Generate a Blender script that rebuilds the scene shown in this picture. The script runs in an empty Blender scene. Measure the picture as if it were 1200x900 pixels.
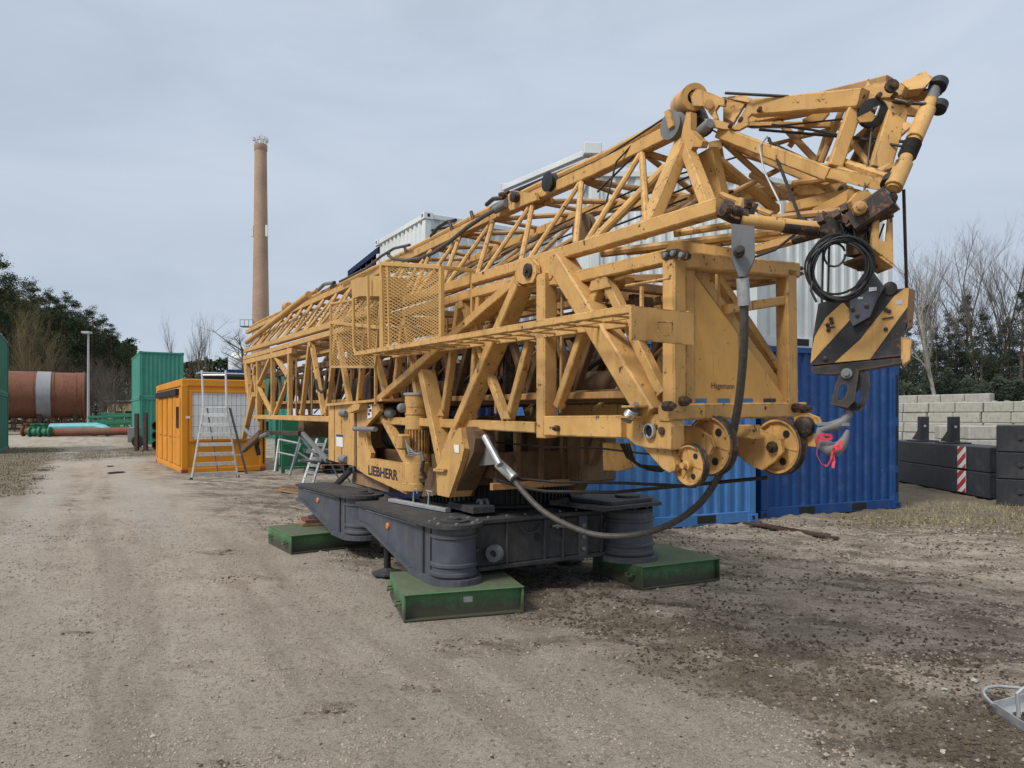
import bpy, math, random
from mathutils import Vector, Matrix, noise
random.seed(7)
V = Vector
SC = bpy.context.scene
COL = SC.collection
# ------------------------------------------------------------------ survey frame
F, HY, CH = 830.0, 487.0, 1.6            # focal length in photo pixels, eye-level row, eye height (m)
UZ = V((0, 0, 1))
C0 = V((-.475, 7.83, 0))                 # crane centre on the ground
EA = V((.512, -.859, 0)).normalized()    # crane axis, towards the front
EB = V((.859, .512, 0)).normalized()     # across the crane, towards the far side
NB, FB = -.65, .40                       # near and far side plane of the lattice mast

def W(px, py, t):
    return V(((px-600)/F*t, t, CH+(HY-py)/F*t))
def onB(px, py, b=NB):
    t = (b + C0.dot(EB)) / (EB.x*(px-600)/F + EB.y)
    return W(px, py, t)
def onA(px, py, a):
    t = (a + C0.dot(EA)) / (EA.x*(px-600)/F + EA.y)
    return W(px, py, t)
def onZ(px, py, z=0.0):
    return W(px, py, (CH-z)*F/(py-HY))
def Lc(a, b, z):
    p = C0 + EA*a + EB*b
    return V((p.x, p.y, z))
def AZ(p):
    d = p - C0
    return d.dot(EA), d.dot(EB), p.z

# ------------------------------------------------------------------ materials
def nmat(name):
    m = bpy.data.materials.new(name); m.use_nodes = True
    nt = m.node_tree
    return m, nt, nt.nodes, nt.links, nt.nodes['Principled BSDF']
def ramp(nt, fac, stops):
    r = nt.nodes.new('ShaderNodeValToRGB')
    el = r.color_ramp.elements
    while len(el) > 1: el.remove(el[-1])
    el[0].position = stops[0][0]; el[0].color = (*stops[0][1], 1)
    for p, c in stops[1:]:
        e = el.new(p); e.color = (*c, 1)
    nt.links.new(fac, r.inputs[0])
    return r.outputs[0]
def g(v): return (v, v, v)
def noi(nt, co, scale, detail=4, rough=.6, stretch=None, dist=0):
    if stretch:
        mp = nt.nodes.new('ShaderNodeMapping'); mp.inputs['Scale'].default_value = stretch
        nt.links.new(co, mp.inputs[0]); co = mp.outputs[0]
    n = nt.nodes.new('ShaderNodeTexNoise')
    n.inputs['Scale'].default_value = scale; n.inputs['Detail'].default_value = detail
    n.inputs['Roughness'].default_value = rough; n.inputs['Distortion'].default_value = dist
    nt.links.new(co, n.inputs['Vector'])
    return n.outputs['Fac']
def mix(nt, fac, a, b, mode='MIX'):
    m = nt.nodes.new('ShaderNodeMix'); m.data_type = 'RGBA'; m.blend_type = mode
    for sock, val in ((m.inputs[0], fac), (m.inputs[6], a), (m.inputs[7], b)):
        if isinstance(val, (int, float)): sock.default_value = val
        elif isinstance(val, tuple): sock.default_value = (*val, 1) if len(val) == 3 else val
        else: nt.links.new(val, sock)
    return m.outputs[2]
def math_(nt, op, a, b=None):
    m = nt.nodes.new('ShaderNodeMath'); m.operation = op
    for i, val in enumerate((a, b)):
        if val is None: continue
        if isinstance(val, (int, float)): m.inputs[i].default_value = val
        else: nt.links.new(val, m.inputs[i])
    return m.outputs[0]
def bump(nt, bsdf, h, strength=.3, dist=.01):
    b = nt.nodes.new('ShaderNodeBump'); b.inputs['Strength'].default_value = strength
    b.inputs['Distance'].default_value = dist
    nt.links.new(h, b.inputs['Height']); nt.links.new(b.outputs[0], bsdf.inputs['Normal'])

def paint(name, base, rough=.5, dirt=.35, rust=.25, scale=1.0, rustcol=(.075, .032, .014), dirtcol=(.07, .05, .032), edge=False, metal=0.0, spec=.35):
    m, nt, N, Lk, B = nmat(name)
    co = N.new('ShaderNodeTexCoord').outputs['Object']
    big = noi(nt, co, 1.7*scale, 3)
    c = mix(nt, ramp(nt, big, [(.3, g(0)), (.75, g(1))]), tuple(x*.86 for x in base), tuple(min(1, x*1.1) for x in base))
    pat = noi(nt, co, .9*scale, 4, .55, None, .4)
    c = mix(nt, math_(nt, 'MULTIPLY', ramp(nt, pat, [(.52, g(0)), (.66, g(1))]), .22), c, tuple(min(1, x*.72+.16*sum(base)/3+.02) for x in base))
    fade = noi(nt, co, 5*scale, 5)
    c = mix(nt, math_(nt, 'MULTIPLY', ramp(nt, fade, [(.5, g(0)), (.8, g(1))]), .18), c, tuple(min(1, x*.6+.2) for x in base))
    stre = noi(nt, co, 9*scale, 5, .7, (1, 1, .3))
    c = mix(nt, math_(nt, 'MULTIPLY', ramp(nt, stre, [(.52, g(0)), (.72, g(1))]), dirt*.6), c, dirtcol)
    blot = noi(nt, co, 2.6*scale, 6, .7, None, .6)
    c = mix(nt, math_(nt, 'MULTIPLY', ramp(nt, blot, [(.50, g(0)), (.75, g(1))]), dirt*.5), c, dirtcol)
    spk = noi(nt, co, 14*scale, 6, .75)
    th = .735 - rust*.26
    rfac = ramp(nt, spk, [(th, g(0)), (th+.035, g(1))])
    chip = noi(nt, co, 46*scale, 4, .7)
    rfac = math_(nt, 'MAXIMUM', rfac, math_(nt, 'MULTIPLY', ramp(nt, chip, [(.74-.1*rust, g(0)), (.77-.1*rust, g(.85))]), ramp(nt, blot, [(.45, g(.15)), (.62, g(1))])))
    run = noi(nt, co, 26*scale, 3, .6, (1, 1, .045))
    rmask = math_(nt, 'MULTIPLY', ramp(nt, run, [(.66-.06*rust, g(0)), (.70-.06*rust, g(.75*min(1, rust*2)))]), ramp(nt, big, [(.42, g(0)), (.58, g(1))]))
    c = mix(nt, rmask, c, tuple(.5*a+.5*b for a, b in zip(rustcol, dirtcol)))
    if edge:
        bv = N.new('ShaderNodeBevel'); bv.samples = 3; bv.inputs['Radius'].default_value = .017
        ge = N.new('ShaderNodeNewGeometry')
        dt = N.new('ShaderNodeVectorMath'); dt.operation = 'DOT_PRODUCT'
        Lk.new(bv.outputs[0], dt.inputs[0]); Lk.new(ge.outputs['Normal'], dt.inputs[1])
        ed = ramp(nt, dt.outputs['Value'], [(.86, g(1)), (.985, g(0))])
        ed = math_(nt, 'MULTIPLY', ed, ramp(nt, noi(nt, co, 11, 5, .7), [(.46, g(0)), (.55, g(.95))]))
        rfac = math_(nt, 'MAXIMUM', rfac, ed)
    c = mix(nt, rfac, c, rustcol)
    Lk.new(c, B.inputs['Base Color'])
    rr = ramp(nt, fade, [(.3, g(rough-.1)), (.8, g(rough+.2))])
    Lk.new(rr, B.inputs['Roughness'])
    B.inputs['Metallic'].default_value = metal
    B.inputs['Specular IOR Level'].default_value = spec
    bump(nt, B, spk, .12, .006)
    return m
def simple(name, base, rough=.6, var=.25, scale=6, metal=0.0, bumpv=.2, spec=.4):
    m, nt, N, Lk, B = nmat(name)
    co = N.new('ShaderNodeTexCoord').outputs['Object']
    n = noi(nt, co, scale, 6, .65)
    c = ramp(nt, n, [(.3, tuple(x*(1-var) for x in base)), (.7, tuple(min(1, x*(1+var)) for x in base))])
    Lk.new(c, B.inputs['Base Color'])
    B.inputs['Roughness'].default_value = rough; B.inputs['Metallic'].default_value = metal
    B.inputs['Specular IOR Level'].default_value = spec
    if bumpv: bump(nt, B, n, bumpv, .01)
    return m

M = {}
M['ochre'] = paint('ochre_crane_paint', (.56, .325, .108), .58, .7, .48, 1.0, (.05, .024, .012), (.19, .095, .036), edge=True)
M['ochre_shaded'] = paint('shaded_ochre_paint', (.40, .225, .085), .6, .75, .5, 1.1, (.05, .025, .013), (.08, .043, .021))  # darker ochre copy: shade of far and inner members mixed into the paint
M['ochre_grimy_shaded'] = paint('shaded_grimy_ochre_paint', (.13, .075, .036), .7, .7, .5, 1.2, (.04, .022, .012), (.035, .024, .016))  # grime plus painted-in shade for the dark inside of the crane
M['plate_orange'] = paint('fresher_orange_plate_paint', (.66, .36, .09), .5, .3, .35)
M['chrome_yellow'] = paint('cage_yellow_paint', (.50, .30, .095), .55, .3, .3)
M['undergrey'] = paint('blue_grey_chassis_paint', (.060, .070, .090), .5, .65, .25, 1.3, (.09, .045, .022), (.13, .115, .095), edge=True)
M['undergrey_dark'] = paint('dusty_shaded_chassis_paint', (.036, .037, .040), .7, .8, .2, 1.4, (.05, .03, .02), (.105, .09, .072))  # dusty plates; also carries the front cross beam's shade in its colour
M['black'] = simple('black_rubber', (.014, .014, .015), .55, .3, 20)
M['rope'] = simple('greasy_wire_rope', (.03, .028, .026), .5, .4, 60, .3)
M['hose'] = simple('dusty_hose', (.075, .068, .06), .6, .35, 30)
M['greasy'] = paint('greasy_black_steel', (.022, .020, .019), .5, .55, .7, 2.0, (.16, .07, .03), (.06, .042, .028), edge=True)
M['block_black'] = paint('black_block_paint', (.020, .020, .021), .5, .35, .38, 1.6, (.13, .06, .03), (.045, .038, .03), edge=True)
M['steel'] = simple('galvanised_steel', (.42, .43, .44), .45, .25, 12, .6)
M['alu'] = simple('aluminium', (.60, .60, .58), .4, .25, 18, .5)
M['dull_alu'] = simple('dull_aluminium', (.36, .37, .37), .5, .3, 18, .3)
M['grey_cast'] = paint('grey_cast_iron', (.17, .175, .18), .55, .4, .25, 2.0)
M['rust'] = paint('rusty_tank_steel', (.165, .066, .038), .8, .85, .5, .45, (.05, .022, .014), (.045, .024, .018))
M['rusty_bar'] = simple('rusty_bar_steel', (.06, .035, .024), .8, .5, 20)
M['bluec'] = paint('deep_blue_container_paint', (.008, .056, .20), .5, .40, .26, .9, (.25, .3, .36), (.015, .03, .08))
M['lightblue'] = paint('faded_blue_container_paint', (.05, .17, .40), .55, .42, .22, .9, (.30, .36, .42), (.02, .06, .15))
M['navy'] = paint('navy_container_paint', (.014, .03, .11), .55, .3, .25)
M['white'] = paint('white_container_paint', (.62, .66, .66), .5, .22, .12, .8, (.2, .16, .12), (.30, .31, .30))
M['teal'] = paint('teal_container_paint', (.055, .27, .205), .55, .25, .2, .6)
M['teal_dark'] = paint('dark_green_container_paint', (.02, .15, .10), .55, .35, .2, .6)
M['orange'] = paint('orange_office_paint', (.66, .265, .018), .45, .22, .1, .5, (.2, .08, .02), (.36, .15, .02))
M['padtop'] = paint('mossy_pad_top', (.085, .11, .062), .85, .5, .3, 2.2, (.05, .04, .025), (.075, .07, .045))
M['rackgreen'] = paint('green_steel_paint', (.02, .16, .085), .55, .35, .2, 1)
M['ballast'] = paint('black_ballast_paint', (.022, .024, .030), .55, .5, .25, .8, (.07, .055, .04), (.065, .06, .052), edge=True)
M['dark'] = simple('dark_recess', (.012, .012, .012), .7, .2, 5)
M['signred'] = simple('reflective_red', (.46, .02, .025), .4, .12, 30)
M['signwhite'] = simple('reflective_white', (.72, .72, .70), .4, .08, 30)
M['lettering'] = simple('dark_navy_lettering', (.012, .016, .035), .5, .1, 20, 0, 0)
M['ribbon'] = simple('red_ribbon', (.55, .035, .05), .55, .15, 40)
M['lamp_orange'] = simple('orange_reflector', (.55, .17, .05), .35, .15, 40)
M['concrete'] = paint('weathered_concrete', (.37, .36, .315), .85, .95, .25, .9, (.14, .125, .09), (.12, .108, .08))
M['wood'] = simple('weathered_timber', (.26, .16, .095), .8, .35, 9)
M['shutter'] = simple('white_shutter', (.88, .89, .90), .5, .06, 8, 0, .05)
M['glass'] = simple('dark_window_glass', (.02, .025, .03), .12, .2, 3, 0, 0, .6)
M['orange_dark'] = simple('shaded_vent_orange', (.30, .115, .012), .6, .2, 10)
M['bark'] = simple('grey_brown_bark', (.115, .095, .078), .9, .35, 6)
M['bark_pale'] = simple('pale_bark', (.26, .24, .21), .85, .3, 6)
M['bark_pine'] = simple('pine_bark', (.15, .075, .042), .9, .35, 4)
M['twig'] = simple('olive_twigs', (.16, .125, .065), .9, .3, 3)
M['teal_pipe'] = simple('turquoise_pipe', (.10, .33, .36), .5, .2, 2)
M['cream'] = simple('cream_render', (.60, .52, .30), .8, .1, 2)
M['red'] = simple('label_red', (.5, .03, .03), .5, .1, 10)
M['rustred'] = paint('red_brown_paint', (.25, .055, .035), .6, .4, .3, 1)

def padmat():
    m, nt, N, Lk, B = nmat('green_pad_paint')
    co = N.new('ShaderNodeTexCoord').outputs['Object']
    sx = N.new('ShaderNodeSeparateXYZ'); Lk.new(co, sx.inputs[0])
    n1 = noi(nt, co, 6, 5, .7); n2 = noi(nt, co, 26, 6, .75)
    c = mix(nt, ramp(nt, n1, [(.35, g(0)), (.7, g(1))]), (.045, .15, .052), (.085, .21, .092))
    # mud splashed up from the ground, with a ragged upper edge
    e = math_(nt, 'ADD', math_(nt, 'MULTIPLY', sx.outputs[2], 5.2), math_(nt, 'ADD', math_(nt, 'MULTIPLY', n1, 1.25), math_(nt, 'MULTIPLY', n2, .5)))
    c = mix(nt, ramp(nt, math_(nt, 'MULTIPLY', e, .42), [(.52, g(.92)), (.74, g(0))]), c, (.055, .047, .033))
    c = mix(nt, ramp(nt, n2, [(.62, g(0)), (.66, g(.8))]), c, (.05, .032, .02))
    Lk.new(c, B.inputs['Base Color']); B.inputs['Roughness'].default_value = .65
    bump(nt, B, n2, .2, .006)
    return m
M['padgreen'] = padmat()
def brickmat():
    m, nt, N, Lk, B = nmat('chimney_brick')
    co = N.new('ShaderNodeTexCoord').outputs['Object']
    sx = N.new('ShaderNodeSeparateXYZ'); Lk.new(co, sx.inputs[0])
    ang = math_(nt, 'MULTIPLY', math_(nt, 'ARCTAN2', sx.outputs[1], sx.outputs[0]), 1.25)
    cb = N.new('ShaderNodeCombineXYZ'); Lk.new(ang, cb.inputs[0]); Lk.new(sx.outputs[2], cb.inputs[1])
    b = N.new('ShaderNodeTexBrick'); Lk.new(cb.outputs[0], b.inputs['Vector'])
    b.inputs['Scale'].default_value = 2.2
    b.inputs['Color1'].default_value = (.44, .285, .19, 1); b.inputs['Color2'].default_value = (.35, .22, .145, 1)
    b.inputs['Mortar'].default_value = (.40, .32, .25, 1); b.inputs['Mortar Size'].default_value = .03
    n = noi(nt, co, .35, 5)
    Lk.new(mix(nt, ramp(nt, n, [(.4, g(0)), (.8, g(.55))]), b.outputs['Color'], (.17, .11, .08)), B.inputs['Base Color'])
    B.inputs['Roughness'].default_value = .9
    return m
M['brick'] = brickmat()

def leafmat(name, c1, c2):
    m, nt, N, Lk, B = nmat(name)
    ge = N.new('ShaderNodeNewGeometry')
    co = N.new('ShaderNodeTexCoord').outputs['Object']
    f = mix(nt, .5, ge.outputs['Random Per Island'], ramp(nt, noi(nt, co, .8, 3), [(.35, g(0)), (.7, g(1))]))
    Lk.new(ramp(nt, f, [(0, c1), (1, c2)]), B.inputs['Base Color'])
    B.inputs['Roughness'].default_value = .75; B.inputs['Specular IOR Level'].default_value = .2
    return m
M['needles'] = leafmat('pine_needles', (.018, .030, .014), (.052, .078, .034))
M['needles2'] = leafmat('spruce_needles', (.020, .030, .020), (.048, .064, .040))
M['drygrass'] = leafmat('dry_grass_blades', (.12, .11, .04), (.46, .37, .19))
M['greengrass'] = leafmat('winter_grass_blades', (.04, .042, .018), (.125, .10, .05))

M['gravel'] = leafmat('loose_gravel_stone', (.10, .085, .065), (.40, .36, .31))
M['clod'] = leafmat('earth_clods', (.035, .026, .018), (.13, .10, .072))
M['crumb'] = leafmat('earth_crumbs', (.15, .122, .095), (.41, .35, .29))
M['palestone'] = simple('pale_stone', (.38, .36, .32), .8, .2, 40)
# ------------------------------------------------------------------ mesh builder
class MB:
    def __init__(s): s.v = []; s.f = []; s.m = []; s.mi = 0
    def add(s, vs, fs):
        o = len(s.v); s.v += vs
        for f in fs: s.f.append(tuple(i+o for i in f)); s.m.append(s.mi)
        return s
    def loft(s, rings, cap=True):
        n = len(rings[0]); vs = [p for r in rings for p in r]; fs = []
        for k in range(len(rings)-1):
            for i in range(n):
                j = (i+1) % n
                fs.append((k*n+i, k*n+j, (k+1)*n+j, (k+1)*n+i))
        if cap:
            fs.append(tuple(reversed(range(n)))); fs.append(tuple((len(rings)-1)*n+i for i in range(n)))
        return s.add(vs, fs)
    def beam(s, p, q, w, d, ax=None, ch=.1):
        D = (q-p).normalized()
        if ax is None: ax = UZ if abs(D.z) < .9 else EB
        S = D.cross(ax).normalized(); A = S.cross(D).normalized()
        x, y = w/2, d/2; c = min(w, d)*ch
        sec = [(-x+c, -y), (x-c, -y), (x, -y+c), (x, y-c), (x-c, y), (-x+c, y), (-x, y-c), (-x, -y+c)]
        return s.loft([[P + S*u + A*v for u, v in sec] for P in (p, q)])
    def box(s, c, sx, sy, sz, ex=V((1, 0, 0)), ch=.06, cen=True):
        """box with its x edge along ex; c = centre of the base"""
        ey = UZ.cross(ex)
        x, y = sx/2, sy/2; k = min(sx, sy, sz)*ch
        sec = lambda q: [(-x+k+q, -y+q), (x-k-q, -y+q), (x-q, -y+k+q), (x-q, y-k-q), (x-k-q, y-q), (-x+k+q, y-q), (-x+q, y-k-q), (-x+q, -y+k+q)]
        return s.loft([[c + ex*u + ey*v + UZ*h for u, v in sec(q)] for h, q in ((0, k*.9), (k, 0), (sz-k, 0), (sz, k*.9))])
    def tube(s, pts, r, n=8, cap=True):
        pts = [p.copy() for p in pts]; rs = r if isinstance(r, (list, tuple)) else [r]*len(pts)
        d0 = (pts[1]-pts[0]).normalized()
        up = UZ if abs(d0.z) < .9 else V((1, 0, 0))
        S = d0.cross(up).normalized(); rings = []
        for i, p in enumerate(pts):
            d = (pts[min(i+1, len(pts)-1)] - pts[max(i-1, 0)]).normalized()
            S = (S - d*S.dot(d)).normalized(); T = d.cross(S)
            rings.append([p + (S*math.cos(2*math.pi*k/n) + T*math.sin(2*math.pi*k/n))*rs[i] for k in range(n)])
        return s.loft(rings, cap)
    def plate(s, poly, th):
        """polygon extruded by vector th"""
        return s.loft([poly, [p+th for p in poly]])
    def lathe(s, c, axis, prof, n=24, cap=True):
        A = axis.normalized(); u = A.cross(UZ if abs(A.z) < .9 else V((1, 0, 0))).normalized(); w = A.cross(u)
        return s.loft([[c + A*h + (u*math.cos(2*math.pi*k/n) + w*math.sin(2*math.pi*k/n))*r for k in range(n)] for r, h in prof], cap)
    def ring(s, c, axis, r0, r1, h, n=24):
        A = axis.normalized(); u = A.cross(UZ if abs(A.z) < .9 else V((1, 0, 0))).normalized(); w = A.cross(u)
        P = lambda r, z, k: c + A*z + (u*math.cos(2*math.pi*k/n) + w*math.sin(2*math.pi*k/n))*r
        vs = [P(r, z, k) for r, z in ((r0, 0), (r1, 0), (r1, h), (r0, h)) for k in range(n)]
        return s.add(vs, [(q*n+k, q*n+(k+1) % n, (q+1) % 4*n+(k+1) % n, (q+1) % 4*n+k) for q in range(4) for k in range(n)])
    def build(s, name, mat, parent=None, origin=None, smooth=False):
        o0 = ORG.get(parent.name) if parent is not None else (origin or V((0, 0, 0)))
        me = bpy.data.meshes.new(name)
        me.from_pydata([tuple(p-o0) for p in s.v], [], s.f)
        for mm in (mat if isinstance(mat, (list, tuple)) else [mat]): me.materials.append(M[mm] if isinstance(mm, str) else mm)
        if any(s.m): me.polygons.foreach_set('material_index', s.m)
        me.validate()
        import bmesh
        bm = bmesh.new(); bm.from_mesh(me); bmesh.ops.recalc_face_normals(bm, faces=bm.faces); bm.to_mesh(me); bm.free()
        if smooth:
            me.shade_smooth(); me.set_sharp_from_angle(angle=math.radians(35))
        ob = bpy.data.objects.new(name, me); COL.objects.link(ob)
        if parent is not None: ob.parent = parent
        else: ob.location = o0
        ORG[ob.name] = o0
        return ob
ORG = {}
def tag(o, label=None, cat=None, group=None, kind=None):
    if label: o['label'] = label
    if cat: o['category'] = cat
    if group: o['group'] = group
    if kind: o['kind'] = kind
    return o
def thing(name, label, cat, loc, group=None):
    o = bpy.data.objects.new(name, None); COL.objects.link(o); o.location = loc
    o.empty_display_size = .3
    ORG[o.name] = V(loc)
    return tag(o, label, cat, group)
def copy_tree(o, parent=None):
    c = o.copy(); COL.objects.link(c)
    if parent is not None: c.parent = parent
    for ch in list(o.children): copy_tree(ch, c)
    return c
def text_mesh(name, s, p0, xdir, ydir, size, mat, parent, bold=0.0, wide=1.0, th=.002):
    cu = bpy.data.curves.new(name, 'FONT'); cu.body = s; cu.size = 1; cu.offset = bold; cu.extrude = 0
    ob = bpy.data.objects.new('tmp', cu); COL.objects.link(ob)
    dg = bpy.context.evaluated_depsgraph_get()
    me = bpy.data.meshes.new_from_object(ob.evaluated_get(dg))
    bpy.data.objects.remove(ob)
    nrm = xdir.cross(ydir).normalized()
    for v in me.vertices:
        v.co = p0 + xdir*(v.co.x*size*wide) + ydir*(v.co.y*size) + nrm*th - ORG[parent.name]
    me.materials.append(M[mat])
    o = bpy.data.objects.new(name, me); COL.objects.link(o); o.parent = parent; ORG[o.name] = ORG[parent.name]
    return o
EXPOSURE = 0.0
# ================================================================== CAMERA, SKY, SUN
cam = bpy.data.cameras.new('camera'); cam.sensor_width = 36; cam.lens = F/1200*36
cam.shift_y = (HY-450)/1200; cam.clip_start = .05; cam.clip_end = 3000
co_ = bpy.data.objects.new('camera', cam); COL.objects.link(co_)
co_.location = (0, 0, CH); co_.rotation_euler = (math.pi/2, 0, 0); SC.camera = co_
SC.view_settings.view_transform = 'Standard'; SC.view_settings.look = 'None'
SC.view_settings.exposure = EXPOSURE; SC.view_settings.gamma = 1; SC.view_settings.use_curve_mapping = False
SUN_EL, SUN_AZ = 48, -131          # azimuth measured from +Y, clockwise positive (sun behind and left of the camera)
sun = bpy.data.lights.new('sun', 'SUN'); sun.energy = 3.1; sun.angle = math.radians(16); sun.color = (1, .96, .90)
so = bpy.data.objects.new('sun', sun); COL.objects.link(so)
sd = V((math.sin(math.radians(SUN_AZ))*math.cos(math.radians(SUN_EL)), math.cos(math.radians(SUN_AZ))*math.cos(math.radians(SUN_EL)), math.sin(math.radians(SUN_EL))))
so.rotation_euler = sd.to_track_quat('Z', 'Y').to_euler()
wd = bpy.data.worlds.new('World'); SC.world = wd; wd.use_nodes = True
nt = wd.node_tree; N = nt.nodes; bg = N['Background']
sky = N.new('ShaderNodeTexSky'); sky.sky_type = 'NISHITA'; sky.sun_disc = False
sky.sun_elevation = math.radians(SUN_EL); sky.sun_rotation = math.radians(SUN_AZ); sky.dust_density = 2
tc = N.new('ShaderNodeTexCoord').outputs['Generated']
n1 = noi(nt, tc, 2.6, 7, .55, (1, 1, 3.6), .5)
n2 = noi(nt, tc, .9, 4, .5, (1, 1, 2.2), .3)
nn = mix(nt, .5, n1, n2)
cl = ramp(nt, nn, [(.37, (4.9, 5.72, 6.85)), (.5, (5.65, 6.5, 7.7)), (.63, (6.25, 7.1, 8.25))])
sz = N.new('ShaderNodeSeparateXYZ'); nt.links.new(tc, sz.inputs[0])
el = ramp(nt, sz.outputs[2], [(0, (1.04, 1.03, 1.02)), (.22, (.93, .93, .93)), (.42, (1.0, 1.0, 1.0)), (.56, (1.05, 1.04, 1.02)), (.75, (1.7, 1.55, 1.35)), (1, (2.2, 1.95, 1.65))])
cl = mix(nt, 1.0, cl, el, 'MULTIPLY')
full = mix(nt, .93, sky.outputs[0], cl)
nt.links.new(full, bg.inputs[0]); bg.inputs[1].default_value = .10

# ================================================================== GROUND
def sstep(x, a, b):
    t = max(0, min(1, (x-a)/(b-a))); return t*t*(3-2*t)
def nz(x, y, s, z=0): return noise.noise(V((x*s, y*s, z)))
def fbm(x, y, s, z=0, o=4): return noise.fractal(V((x*s, y*s, z)), 1.0, 2.0, o)
def masks(x, y):
    a, b, _ = AZ(V((x, y, 0)))
    w = fbm(x, y, .9, 3)*.55
    mud = sstep(.775*x+.632*y-3.5+w*.8, -.3, .35)*sstep(b+1.95+w, -.35, .5)
    if y < 0: mud *= 0
    gr = 0
    gr = max(gr, sstep(-4.6-b+w*1.2, -.5, .5)*sstep(y, 12, 15)*(1-sstep(y+w*3, 33, 38)))
    gr = max(gr, 1-sstep(math.hypot((x+16.4)/3.0, (y-33)/9.0)+w*.4, .75, 1.1))
    gr = max(gr, sstep(.35*x+y-12.2+w*2.0, -.6, .5)*sstep(x-4.4+w, -.5, .8)*sstep(y, 8, 9.5)*.9)
    gr = max(gr, sstep(y, 64, 70))
    lane = 0
    for bc in (-4.35, -2.75):
        lane = max(lane, (1-sstep(abs(b-bc+.1*w), .22, .36)))
    lane *= sstep(-a+w*3, 1.0, 5.0)*(1-sstep(y, 32, 37))*sstep(y, 5, 9)
    for bc, wd, a0, a1 in ((-3.9, .22, -15, -5.5), (-3.35, .16, -13.5, -7.5), (-4.05, .5, -19, -13), (-2.4, .25, -20, -12)):
        rr_ = (1-sstep(abs(b-bc+.25*w), wd*.4, wd))*sstep(a+w*2, a0, a0+2)*(1-sstep(a+w*2, a1-2, a1))
        mud = max(mud, rr_*(.55+.5*(fbm(x, y, 1.7, 14, 3) > -.05)))
    for (px_, py_, r_) in ((-2.05, 4.55, .16), (-1.35, 3.25, .10), (-2.6, 6.9, .28), (-.55, 4.2, .13), (-3.4, 8.3, .25), (-.2, 4.9, .35), (.5, 5.0, .3), (-1.0, 3.9, .12), (-3.2, 5.2, .14)):
        dd_ = math.hypot((x-px_)*.8, (y-py_)*1.5)
        if dd_ < r_*2: mud = max(mud, (1-sstep(dd_+w*.35*r_*2, r_*.5, r_*1.2))*.85)
    mud = min(1, mud)
    return mud, gr, lane, a, b
PADS = []
def berm(x, y):
    if y < 0 or x < -1.2 or y > 12: return 0
    w = fbm(x, y, 1.3, 17, 4)
    return math.exp(-((.775*x+.632*y-4.2+.45*w)/.55)**2)*sstep(x, -1.2, .4)
def ground_h(x, y, mk):
    mud, gr, lane, a, b = mk
    h = .010*fbm(x, y, 1.3, 1, 3)
    near = 1-sstep(math.hypot(x, y), 22, 40)
    if near > 0:
        # churned earth: ridges along the yard's direction of travel plus clods
        along = .94*x-.34*y; across = .34*x+.94*y
        r = fbm(along*.8, across*2.6, 1.0, 5, 4)
        h += near*mud*(.042*r + .026*fbm(x, y, 6.5, 2, 4))
        h += near*(1-mud)*(.009*fbm(x, y, 9, 4, 3) + .010*max(0, fbm(x, y, 2.2, 6, 3)-.15))
        if x > -.6:
            q = .775*x+.632*y-4.15+.35*nz(x*.6, y*.6, 1, 3)
            h += .045*math.exp(-(q/.33)**2)*max(0, .35+fbm(x, y, 3.3, 7, 4))*sstep(x, -.6, .3)
        rut = 1-sstep(abs(b+3.5+.3*nz(x, y, .5)), .25, .6)
        h += near*rut*.028*fbm(a*2.2, b*3, 1, 8, 3)*sstep(-a, 6, 10)
        h += near*gr*.02*fbm(x, y, 3, 9, 3)
    else:
        h += .01*gr*fbm(x, y, .5, 9, 2)
    for (cx, cy, rr) in PADS:
        d = math.hypot(x-cx, y-cy)
        if d < rr+.5: h *= sstep(d, rr, rr+.5)
    return h - .004
def graded(f0, f1, step, lo, hi, gr=1.09):
    xs = [f0 + step*i for i in range(int((f1-f0)/step)+1)]
    s = step; x = xs[-1]
    while x < hi: s *= gr; x += s; xs.append(x)
    s = step; x = f0
    while x > lo: s *= gr; x -= s; xs.insert(0, x)
    return xs
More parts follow.
